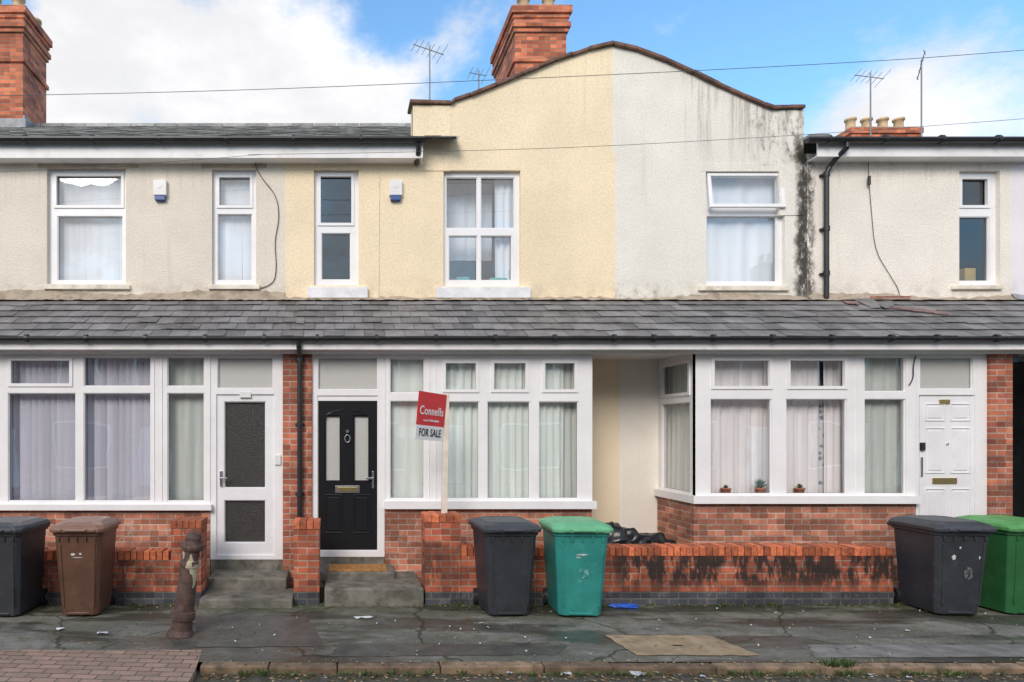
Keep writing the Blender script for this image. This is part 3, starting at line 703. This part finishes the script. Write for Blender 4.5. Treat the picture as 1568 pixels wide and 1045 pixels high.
def roadmat():
    k=NT('asphalt'); p=k.pos(); y=k.sep(p)[1]
    c=k.mix(k.ramp(k.noise(p,3,5,.7),.4,.6),(.06,.058,.052),(.10,.095,.08))
    c=k.mix(k.ramp(k.noise(p,60,3),.5,.7,0,.6),c,(.2,.19,.16))
    ms=k.math('MULTIPLY',k.ramp(y,-3.3,-2.9,0,1),k.ramp(k.noise(p,8,5,.7),.4,.6,0,.85)); c=k.mix(ms,c,(.075,.07,.03))
    k.col(c); k.rough(.6); k.bump(k.noise(p,90,3),.5,.006); return k.m
M['road']=roadmat()
k=NT('block_paving'); p=k.pos(); x,y,z=k.sep(p); cb=k.n('ShaderNodeCombineXYZ'); k.l(x,cb.inputs[0]); k.l(y,cb.inputs[1])
rt=k.n('ShaderNodeMapping'); rt.inputs['Rotation'].default_value=(0,0,math.radians(4)); k.l(cb.outputs[0],rt.inputs[0])
br=k.n('ShaderNodeTexBrick'); br.inputs['Scale'].default_value=1; br.inputs['Brick Width'].default_value=.2; br.inputs['Row Height'].default_value=.1; br.inputs['Mortar Size'].default_value=.007
br.inputs['Color1'].default_value=(.44,.28,.215,1); br.inputs['Color2'].default_value=(.31,.20,.155,1); br.inputs['Mortar'].default_value=(.10,.10,.065,1)
k.l(rt.outputs[0],br.inputs['Vector']); c=k.mix(k.ramp(k.noise(p,5,5,.7),.45,.7,0,.6),br.outputs['Color'],(.20,.175,.125)); k.col(c); k.rough(.65)
k.bump(k.math('ADD',k.math('MULTIPLY',br.outputs['Fac'],-1),k.math('MULTIPLY',k.noise(p,50,3),.5)),.5,.006); M['paving']=k.m
M['kerb']=simple('kerb_stone',(.24,.165,.105),.8,.35,6,.5,30,rnd=.25,dirt=(.07,.075,.04),dirt_amt=.75)
M['ground']=simple('ground_soil',(.09,.10,.05),.95,.2,.5)
b=MB(); b.quad((-400,-400,-.12),(400,-400,-.12),(400,400,-.12),(-400,400,-.12),'ground'); b.obj('ground')
b=MB(); b.quad((-60,-11.8,-.06),(60,-11.8,-.06),(60,-2.80,-.06),(-60,-2.80,-.06),'road'); b.obj('road')
b=MB(); b.quad((-60,-2.76,0),(60,-2.76,0),(60,1.2,0),(-60,1.2,0),'pav'); b.obj('pavement')
b=MB(); b.box(-60,60,-14.5,-11.8,-.1,0.02,'pav'); b.obj('pavement')
kx=-1.22
b=MB(); x=kx
while x<40:
    w=random.choice((.9,.9,.6)); b.box(x+.004,x+w-.004,-2.88+random.uniform(-.01,.01),-2.755,-.1,.004+random.uniform(-.010,.004),'kerb'); x+=w
b.obj('kerb',None,.015)
b=MB(); b.add([(-9,gp(0,996)[1],.004),(sx(310,gp(0,996)[1]),gp(0,996)[1],.004),(kx-.02,-2.9,.004),(kx+.0,-3.6,.0),(-9,-3.6,.0)],[(0,4,3,2,1)],'paving')
b.add([(-9,-3.6,.0),(kx,-3.6,.0),(kx,-3.6,-.06),(-9,-3.6,-.06)],[(0,1,2,3)],'paving'); b.add([(kx,-3.6,0),(kx-.02,-2.9,.004),(kx-.02,-2.9,-.06),(kx,-3.6,-.06)],[(0,1,2,3)],'paving')
b.obj('block_paving')
def patch(name,pp,mat,z):
    b=MB(); pts=[]
    P=[gp(a,c) for a,c in pp]
    for i in range(len(P)):
        a,c=P[i],P[(i+1)%len(P)]
        for j in range(12):
            t=j/12; w=0 if j==0 else .012; pts.append((a[0]+(c[0]-a[0])*t+random.uniform(-w,w),a[1]+(c[1]-a[1])*t+random.uniform(-w,w),z))
    b.add(pts,[tuple(range(len(pts)))],mat); b.obj(name)
M['tan']=simple('tan_concrete',(.38,.28,.17),.75,.2,5,.4,60,dirt=(.15,.13,.085),dirt_amt=.75)
M['dark']=simple('asphalt_patch',(.09,.088,.078),.4,.25,5,.5,60,dirt=(.14,.14,.095),dirt_amt=.7)
M['grey']=simple('grey_patch',(.22,.21,.195),.6,.25,5,.5,60,dirt=(.10,.105,.065),dirt_amt=.7)
patch('access_cover',[(926,974),(1088,975),(1164,1005),(975,1005)],'tan',.008)
patch('asphalt_patch',[(300,945),(470,945),(500,990),(300,992)],'dark',.004)
patch('asphalt_patch',[(520,985),(870,990),(850,1004),(505,1006)],'dark',.004)
patch('asphalt_patch',[(1235,988),(1800,988),(1800,1006),(1250,1008)],'grey',.004)
x_,y_=gp(1040,990); b=MB(); b.box(x_-.06,x_+.03,y_-.012,y_+.012,.009,.012,'blackpl'); b.obj('cover_lifting_slot')

# ================================================================ bins
def plast(name,c): return simple(name,c,.45,.12,4,.15,120,dirt=tuple(min(1,q*1.4+.03) for q in c),dirt_amt=.45)
stick=simple('sticker_white',(.62,.64,.64),.5,.1,20)
def scuff(name,base,paint):
    k=NT(name); p=k.pos(); n=k.ramp(k.noise(p,26,5,.75),.46,.60); k.col(k.mix(n,base,paint)); k.rough(.6); return k.m
def wheelie(cx,yf,body,lid,rot=0,w=.56,d=.66,h=1.06,marks=(),num=None):
    e=empty('wheelie_bin',(cx,yf,0)); e.rotation_euler=(0,0,math.radians(rot))
    b=MB()
    def ringpts(w,y0,y1,z,c=.04): 
        x=w/2; return [(-x+c,y0,z),(x-c,y0,z),(x,y0+c,z),(x,y1-c,z),(x-c,y1,z),(-x+c,y1,z),(-x,y1-c,z),(-x,y0+c,z)]
    def loft(rs,mat):
        pts=[q for r in rs for q in r]; fs=[]
        for j in range(len(rs)-1):
            for i in range(8): fs.append((j*8+i,j*8+(i+1)%8,(j+1)*8+(i+1)%8,(j+1)*8+i))
        fs.append(tuple(range(8))[::-1]); fs.append(tuple(range((len(rs)-1)*8,len(rs)*8)))
        b.add(pts,fs,mat,.5)
    k=h/1.06
    def fy(z): return .085+(.03-.085)*(z-.10)/(.88*k-.10)-.003
    loft([ringpts(w-.14,.09,d-.06,.02,.05),ringpts(w-.125,.085,d-.05,.10,.05),ringpts(w-.03,.03,d-.03,.88*k),ringpts(w-.03,.03,d-.03,.90*k)],body)
    loft([ringpts(w,.012,d,.90*k,.05),ringpts(w+.012,.005,d,.955*k,.05)],body)
    for i in range(5):
        x=-w*.36+w*.18*i; b.box(x-.008,x+.008,.012,.05,.84*k,.90*k,body)
    for s_ in(-1,1):
        p=[(s_*(w/2-.12),fy(.12)-.008,.12),(s_*(w/2-.10),fy(.12)-.008,.12),(s_*(w/2-.075),fy(.82)-.008,.82),(s_*(w/2-.095),fy(.82)-.008,.82)]
        q=[(x,y+.03,z) for x,y,z in p]; b.add(p+q,[(0,1,2,3),(0,4,5,1),(1,5,6,2),(2,6,7,3),(3,7,4,0)],body,.5)
    b.box(-w*.22,w*.22,.075,.10,.03,.06,body)
    b.obj('body',e,.012)
    b=MB()
    loft([ringpts(w+.05,-.03,d+.01,.945*k,.05),ringpts(w+.055,-.035,d+.01,.985*k,.05),ringpts(w+.02,.0,d,1.02*k,.07),ringpts(w-.12,.08,d-.08,1.05*k,.08),ringpts(w-.16,.1,d-.1,1.045*k,.08)],lid)
    b.box(-.12,.12,-.06,-.03,.96*k,.985*k,lid)
    for s_ in(-1,1): b.box(s_*.18-.035,s_*.18+.035,-.045,-.02,.955*k,.99*k,lid)
    b.obj('lid',e,.01)
    b=MB(); b.cyl((-w*.42,d+.06,.93*k),(w*.42,d+.06,.93*k),.016,.016,body,10)
    for s_ in(-1,-.3,.3,1): b.box(s_*w*.4-.015,s_*w*.4+.015,d-.02,d+.07,.91*k,.95*k,body)
    b.obj('handle',e)
    b=MB()
    for s_ in(-1,1):
        x=s_*(w/2-.05); b.cyl((x-.025,d-.02,.10),(x+.025,d-.02,.10),.10,.10,'blackpl',24); b.cyl((x-.03,d-.02,.10),(x+.03,d-.02,.10),.045,.045,'metal',16)
    b.cyl((-w/2+.05,d-.02,.1),(w/2-.05,d-.02,.1),.012,.012,'metal'); b.obj('wheels',e)
    if marks:
        b=MB()
        for (mx,mz,mw,mh,mt) in marks:
            n=14; pts=[(mx+mw/2*math.cos(6.283*i/n)*random.uniform(.6,1.15),0,mz+mh/2*math.sin(6.283*i/n)*random.uniform(.6,1.15)) for i in range(n)]
            b.add([(q[0],fy(q[2])-.001,q[2]) for q in pts],[tuple(range(n))],mt)
        b.obj('painted_marks',e)
    if num:
        s,sz_,mt,nx,nz=num; cu=bpy.data.curves.new('number','FONT'); cu.body=s; cu.size=sz_; cu.align_x='CENTER'; cu.align_y='CENTER'; cu.offset=.012; cu.extrude=.0005
        o=bpy.data.objects.new('painted_number',cu); scene.collection.objects.link(o); cu.materials.append(mt); o.parent=e
        o.matrix_parent_inverse=Matrix.Identity(4); o.location=(nx,fy(nz)-.003,nz); o.rotation_euler=(math.radians(90+4),math.radians(-6),0)
    return e
BK=plast('bin_charcoal',(.035,.038,.046)); BKL=plast('bin_charcoal_lid',(.045,.05,.058)); BR=plast('bin_brown',(.12,.058,.036)); BRL=plast('bin_brown_lid',(.22,.12,.08))
TL=plast('bin_teal',(.03,.26,.23)); TLL=plast('bin_green_lid',(.13,.42,.22)); GR=plast('bin_green',(.025,.14,.045)); GRL=plast('bin_light_green_lid',(.10,.34,.10))
YF=-1.48
lab=lambda x,z:[(x-.05,z,.05,.035,stick),(x+.03,z+.006,.03,.03,stick),(x,z-.033,.12,.010,stick)]
wheelie(-3.74,YF,BK,BKL,-4)
wheelie(-2.86,YF+.02,BR,BRL,2,w=.54,marks=lab(.0,.70))
wheelie(1.88,YF+.02,BK,BKL,3,w=.60)
wheelie(2.64,YF+.0,TL,TLL,-3,w=.60,marks=[(.0,.70,.13,.02,stick),(-.04,.67,.06,.015,stick)],num=('3',.24,scuff('worn_paint_teal',(.03,.26,.23),(.24,.48,.45)),.03,.45))
wheelie(6.84,YF+.05,BK,BKL,-3,w=.60,d=.70,marks=[(-.10,.66,.05,.06,stick),(-.04,.77,.03,.03,stick),(.17,.66,.02,.04,stick)],num=('8',.16,scuff('worn_paint_white',(.035,.038,.046),(.22,.23,.24)),.06,.48))
wheelie(7.66,YF+.08,GR,GRL,2,w=.60,d=.70)

# ================================================================ bollard
def rust():
    k=NT('rusty_iron'); p=k.pos(); c=k.mix(k.ramp(k.noise(p,14,5,.75),.4,.6),(.07,.042,.036),(.13,.075,.058))
    c=k.mix(k.ramp(k.noise(k.scale(p,(1,1,.45)),5,4,.65),.60,.63,0,1),c,(.50,.44,.30)); k.col(c); k.rough(.65); k.bump(k.noise(p,50,4,.6),.25,.006); return k.m
bx0,by0=gp(272,978)
b=MB(); T=Matrix.Translation((bx0,by0+.1,-.03))@Matrix.Rotation(math.radians(7.5),4,'Y')
b.lathe([(.135,0),(.138,.05),(.125,.07),(.108,.10),(.103,.19),(.118,.20),(.122,.24),(.118,.28),(.100,.29),(.095,.5),(.088,.72),(.10,.73),(.104,.76),(.098,.79),(.086,.80),(.084,.88),(.10,.90),(.110,.93),(.106,.955),(.085,.965),(.078,.99),(.082,1.02),(.07,1.06),(.035,1.08)],rust(),40,T=T,smooth=False)
b.obj('cast_iron_bollard')

# ================================================================ for sale sign
e=empty('for_sale_sign')
PYs=GY+.17
b=MB(); Tp=Matrix.Translation((sx(680,PYs),PYs,1.0))@Matrix.Rotation(math.radians(1.0),4,'Y'); wd=simple('painted_timber_post',(.74,.67,.56),.6,.1,8,.1)
b.box(-.035,.035,-.025,.025,-.1,1.5,wd,None,Tp); b.obj('post',e,.004)
SW,SH=.50,.56
Tb=Matrix.Translation((sx(680,PYs),PYs-.032,2.20))@Matrix.Rotation(math.radians(5),4,'Y')@Matrix.Rotation(math.radians(42),4,'Z')
red=simple('sign_red',(.66,.03,.035),.35,.05,3); wh=simple('sign_white',(.8,.8,.8),.4,.03,3)
b=MB(); b.T=Tb; b.box(-SW,-.0,-.004,.004,-SH/2,-SH/2+.17,wh); b.box(-SW,0,-.004,.004,-SH/2+.1701,SH/2,red); b.obj('board',e)
def text(s,mat,size,x,z,sxx=1.0,off=.001):
    cu=bpy.data.curves.new('lettering','FONT'); cu.body=s; cu.size=size; cu.extrude=.001; cu.align_x='CENTER'; cu.align_y='CENTER'; cu.offset=off; cu.space_character=1.08
    o=bpy.data.objects.new('lettering',cu); scene.collection.objects.link(o); cu.materials.append(mat); o.parent=e
    o.matrix_world=Tb@Matrix.Translation((x,-.007,z))@Matrix.Rotation(math.radians(90),4,'X')@Matrix.Diagonal((sxx,1,1,1)); return o
text('Connells',wh,.14,-SW/2,.06,.80,.0015); text('FOR SALE',simple('sign_black',(.02,.02,.02),.4),.125,-SW/2,-SH/2+.085,.70,.002); text('.co.uk  01902 000000',wh,.03,-SW/2,-.05)
# ================================================================ rubbish, litter, weeds
bagm=simple('black_polythene',(.012,.012,.014),.28,.1,3,.5,22)
def blob(cx,cy,cz,rx,ry,rz,mat,name,seed):
    bm=bmesh.new(); bmesh.ops.create_icosphere(bm,subdivisions=4,radius=1); rr=random.Random(seed)
    o_=Vector((rr.random()*9,rr.random()*9,rr.random()*9))
    for v in bm.verts:
        c=v.co; n=1+.45*mn.noise(c*1.6+o_)+.28*abs(mn.noise(c*3.5+o_))
        v.co=Vector((c.x*rx*n,c.y*ry*n,max(-.7,c.z)*rz*n))
    for f in bm.faces: f.smooth=True
    me=bpy.data.meshes.new(name); bm.to_mesh(me); bm.free(); me.materials.append(mat); o=bpy.data.objects.new(name,me); o.location=(cx,cy,cz); scene.collection.objects.link(o); return o
for i,(px,z,r) in enumerate(((938,.55,.22),(966,.49,.22),(1000,.45,.20))):
    blob(sx(px,.1),.1,z,r*1.2,.26,r*1.1,bagm,'bin_bag',i)
blob(sx(945,.2),.2,.22,.35,.3,.3,bagm,'bin_bag',9); blob(sx(995,.2),.2,.22,.28,.3,.28,bagm,'bin_bag',10)
blue=simple('blue_packet',(.03,.12,.6),.3); 
x_,y_=gp(957,931); blob(x_,y_,.022,.15,.05,.025,blue,'litter_packet',4)
b=MB()
wl=simple('litter_white',(.65,.68,.7),.6)
LT=[(92,966,.05),(157,972,.07),(562,948,.06),(548,949,.05),(737,957,.03),(975,1033,.09),(1000,1030,.05),(870,1034,.06),(1100,935,.03),(640,1000,.02),(1390,968,.03),(1150,960,.015),(810,985,.02),(1210,965,.02),(420,975,.015),(1480,960,.02),(780,1033,.03),(1130,1030,.03)]
for i in range(46): LT.append((random.uniform(320,1560),random.uniform(935,1008),random.uniform(.006,.018)))
for i in range(18): LT.append((random.uniform(760,1400),random.uniform(1026,1040),random.uniform(.01,.03)))
for (px,py,s_) in LT:
    if py>1024: 
        d=(CH+.055)*1000/(py-HY); x_=(px-XP)*d/1000; y_=d-D0; z_=-.05
    else: x_,y_=gp(px,py); z_=.012
    n=7; b.add([(x_+s_*math.cos(6.28*i/n)*random.uniform(.6,1.2),y_+s_*.6*math.sin(6.28*i/n)*random.uniform(.6,1.2),z_+random.uniform(0,.02)) for i in range(n)],[tuple(range(n))],wl)
b.obj('litter')
b=MB(); lm=[simple('dead_leaf',(.25,.14,.05),.8),simple('dead_leaf_dark',(.09,.06,.03),.8),simple('dead_leaf_pale',(.40,.32,.19),.8)]
def leaf(x,y,z,s):
    a=random.random()*6.28; c,si=math.cos(a)*s,math.sin(a)*s
    b.quad((x-c,y-si,z+random.uniform(0,.008)),(x+si*.5,y-c*.5,z+random.uniform(0,.012)),(x+c,y+si,z+random.uniform(0,.008)),(x-si*.5,y+c*.5,z+.003),random.choice(lm))
for i in range(1500):
    x=random.uniform(-1.2,9); leaf(x,-2.9-abs(random.gauss(0,.12)),-.055,random.uniform(.008,.026))
for i in range(600):
    x=random.uniform(-5,8.5); y=random.uniform(-2.75,-.9); leaf(x,y,.006,random.uniform(.006,.018))
for i in range(400):
    x=random.uniform(-1.2,8.5); leaf(x,-2.8+random.gauss(0,.05),.008,random.uniform(.006,.018))
for i in range(450):
    x=random.uniform(-5,8.5); leaf(x,GY-abs(random.gauss(0,.06))-.02,.006,random.uniform(.008,.02))
b.obj('fallen_leaves')
b=MB(); gm=[simple('weed_green',(.11,.17,.045),.7,.3,20),simple('weed_dark',(.06,.10,.03),.7)]
def tuft(x,y,z,n,h):
    for i in range(n):
        a=random.random()*6.28; r=random.uniform(0,.05); L=h*random.uniform(.4,1); t=random.uniform(.2,.9)
        p0=Vector((x+math.cos(a)*r,y+math.sin(a)*r,z)); d=Vector((math.cos(a)*t,math.sin(a)*t,1)).normalized()*L; w=Vector((-math.sin(a),math.cos(a),0))*.005
        b.add([p0-w,p0+w,p0+d*.6+w*.8,p0+d+Vector((0,0,-.2*L)),p0+d*.6-w*.8],[(0,1,2,3,4)],random.choice(gm))
for i in range(130): tuft(random.uniform(-1,8.5),-2.9-random.uniform(0,.05),-.05,random.randint(6,20),random.uniform(.03,.07))
for i in range(130): tuft(random.uniform(-4,7.5),GY-.015-random.uniform(0,.03),0,random.randint(5,14),random.uniform(.02,.055))
x_,y_=gp(1290,1022); 
for i in range(5): tuft(x_+random.uniform(-.12,.12),-2.86,0,24,.10)
for px in (200,330,640,700,1180): tuft(sx(px,GY),GY-.03,0,25,.07)
b.obj('weeds')
b=MB(); b.box(sx(1284,0),sx(1304,0),.0,.02,sz(840,0),sz(823,0),simple('terracotta_vent',(.3,.12,.08),.8)); b.obj('air_brick',H[2])

# ================================================================ opposite terrace (seen only in reflections)
ob=[brick('brick_opposite',(.36,.14,.09),(.26,.09,.06),(.3,.25,.2))]
for i in range(9):
    e=empty('terraced_house'); x0=-24+i*5.4; b=MB(); yF=-14.6
    b.box(x0,x0+5.39,yF-8,yF,0,5.7,ob[0])
    b.add([(x0,yF+.3,5.6),(x0+5.39,yF+.3,5.6),(x0+5.39,yF-4,8.5),(x0,yF-4,8.5),(x0+5.39,yF-8.3,5.6),(x0,yF-8.3,5.6)],[(0,1,2,3),(3,2,4,5)],'slate')
    b.add([(x0,yF,5.7),(x0,yF-8,5.7),(x0,yF-4,8.45)],[(0,1,2)],ob[0]); b.add([(x0+5.39,yF,5.7),(x0+5.39,yF-8,5.7),(x0+5.39,yF-4,8.45)],[(0,1,2)],ob[0])
    b.add([(x0+2.6,yF+.01,5.6),(x0+5.3,yF+.01,5.6),(x0+3.95,yF+.01,7.6)],[(0,1,2)],'cream'); b.add([(x0+2.5,yF+.25,5.5),(x0+3.95,yF+.25,7.75),(x0+3.95,yF-2.6,7.75),(x0+2.5,yF-.2,5.5)],[(0,1,2,3)],'slate'); b.add([(x0+5.39,yF+.25,5.5),(x0+3.95,yF+.25,7.75),(x0+3.95,yF-2.6,7.75),(x0+5.39,yF-.2,5.5)],[(0,1,2,3)],'slate')
    b.box(x0-.3,x0+.5,yF-4.6,yF-3.6,7.5,9.6,ob[0]); 
    for q in (-.1,.25): b.cyl((x0+q,yF-4.1,9.6),(x0+q,yF-4.1,10),.12,.1,'pot')
    for (wx,wz,ww,wh_) in ((.6,3.5,.9,1.5),(3.3,3.5,1.3,1.5),(3.0,.8,1.9,1.5)):
        b.box(x0+wx-.08,x0+wx+ww+.08,yF,yF+.03,wz-.08,wz+wh_+.08,'upvc'); b.box(x0+wx,x0+wx+ww,yF+.03,yF+.035,wz,wz+wh_,'roomdark')
    b.box(x0+.7,x0+1.6,yF,yF+.04,.1,2.2,'upvc')
    b.obj('house_shell',e)

# ================================================================ world
w=bpy.data.worlds.new('World'); scene.world=w; w.use_nodes=True; nt=w.node_tree
bg=nt.nodes['Background']; L=nt.links.new
SUN_EL,SUN_AZ=32,204
sky=nt.nodes.new('ShaderNodeTexSky'); sky.sky_type='NISHITA'; sky.sun_disc=False
sky.sun_elevation=math.radians(SUN_EL); sky.sun_rotation=math.radians(SUN_AZ); sky.ozone_density=2.0; sky.air_density=1.0; sky.dust_density=.6
tc=nt.nodes.new('ShaderNodeTexCoord')
def wm(op,a,b=None):
    n=nt.nodes.new('ShaderNodeMath'); n.operation=op
    for i,x in enumerate((a,b)):
        if x is None: continue
        if isinstance(x,(int,float)): n.inputs[i].default_value=x
        else: L(x,n.inputs[i])
    return n.outputs[0]
def wr(f,a,b,c=0,d=1):
    n=nt.nodes.new('ShaderNodeMapRange'); n.interpolation_type='SMOOTHSTEP'; L(f,n.inputs[0])
    for i,x in enumerate((a,b,c,d)): n.inputs[i+1].default_value=x
    return n.outputs[0]
def wn(scale,detail,rough,sc=(1,1,1),off=(0,0,0)):
    mp=nt.nodes.new('ShaderNodeMapping'); mp.inputs['Scale'].default_value=sc; mp.inputs['Location'].default_value=off; L(tc.outputs['Generated'],mp.inputs[0])
    n=nt.nodes.new('ShaderNodeTexNoise'); n.inputs['Scale'].default_value=scale; n.inputs['Detail'].default_value=detail; n.inputs['Roughness'].default_value=rough; L(mp.outputs[0],n.inputs['Vector']); return n.outputs['Fac']
acc=None
for (px,py,r,wt) in [(130,60,.24,.42),(330,60,.22,.40),(480,150,.20,.44),(40,170,.22,.4),(600,180,.12,.36),(690,60,.08,.2),(1420,100,.12,.13),(1300,205,.12,.3),(1500,200,.14,.28),(0,10,.08,-.45),(195,95,.09,-.30),(300,15,.06,-.15)]:
    v=Vector(((px-XP)/1000,1,(HY-py)/1000)).normalized()
    n=nt.nodes.new('ShaderNodeVectorMath'); n.operation='DISTANCE'; L(tc.outputs['Generated'],n.inputs[0]); n.inputs[1].default_value=v
    t=wr(n.outputs['Value'],r,0,0,wt); acc=t if acc is None else wm('ADD',acc,t)
sepn=nt.nodes.new('ShaderNodeSeparateXYZ'); L(tc.outputs['Generated'],sepn.inputs[0])
acc=wm('ADD',acc,wr(sepn.outputs[1],.3,-.3,0,.3))
n1=wn(4.5,8,.66,(1,1,1.6),(3.1,1.7,.4))
tot=wm('ADD',acc,n1)
mask=wr(tot,.56,.90,0,1)
shade=wr(wn(5,5,.6,(1,1,2),(7,2,5)),.35,.7,.86,1.05)
cl=nt.nodes.new('ShaderNodeVectorMath'); cl.operation='SCALE'; cl.inputs[0].default_value=(6.85,6.85,7.0); L(shade,cl.inputs['Scale'])
tint=nt.nodes.new('ShaderNodeVectorMath'); tint.operation='MULTIPLY'; L(sky.outputs[0],tint.inputs[0]); tint.inputs[1].default_value=(1.4,1.85,1.95)
mx=nt.nodes.new('ShaderNodeMix'); mx.data_type='RGBA'; L(mask,mx.inputs[0]); L(tint.outputs[0],mx.inputs[6]); L(cl.outputs[0],mx.inputs[7])
L(mx.outputs[2],bg.inputs['Color']); bg.inputs['Strength'].default_value=.15
s=bpy.data.lights.new('sun','SUN'); s.energy=2.35; s.angle=math.radians(26); s.color=(1,.885,.80)
so=bpy.data.objects.new('sun',s); scene.collection.objects.link(so)
d=Vector((math.sin(math.radians(SUN_AZ))*math.cos(math.radians(SUN_EL)),math.cos(math.radians(SUN_AZ))*math.cos(math.radians(SUN_EL)),math.sin(math.radians(SUN_EL))))
so.rotation_euler=d.to_track_quat('Z','Y').to_euler(); so.location=(0,-5,12)
# ================================================================ camera
cam=bpy.data.cameras.new('camera'); co=bpy.data.objects.new('camera',cam); scene.collection.objects.link(co)
co.location=(0,-D0,CH); co.rotation_euler=(math.radians(90),0,0)
cam.sensor_width=36; cam.lens=36*1000/1568; cam.shift_x=(784-XP)/1568; cam.shift_y=(HY-522.5)/1568; cam.clip_end=1500
scene.camera=co
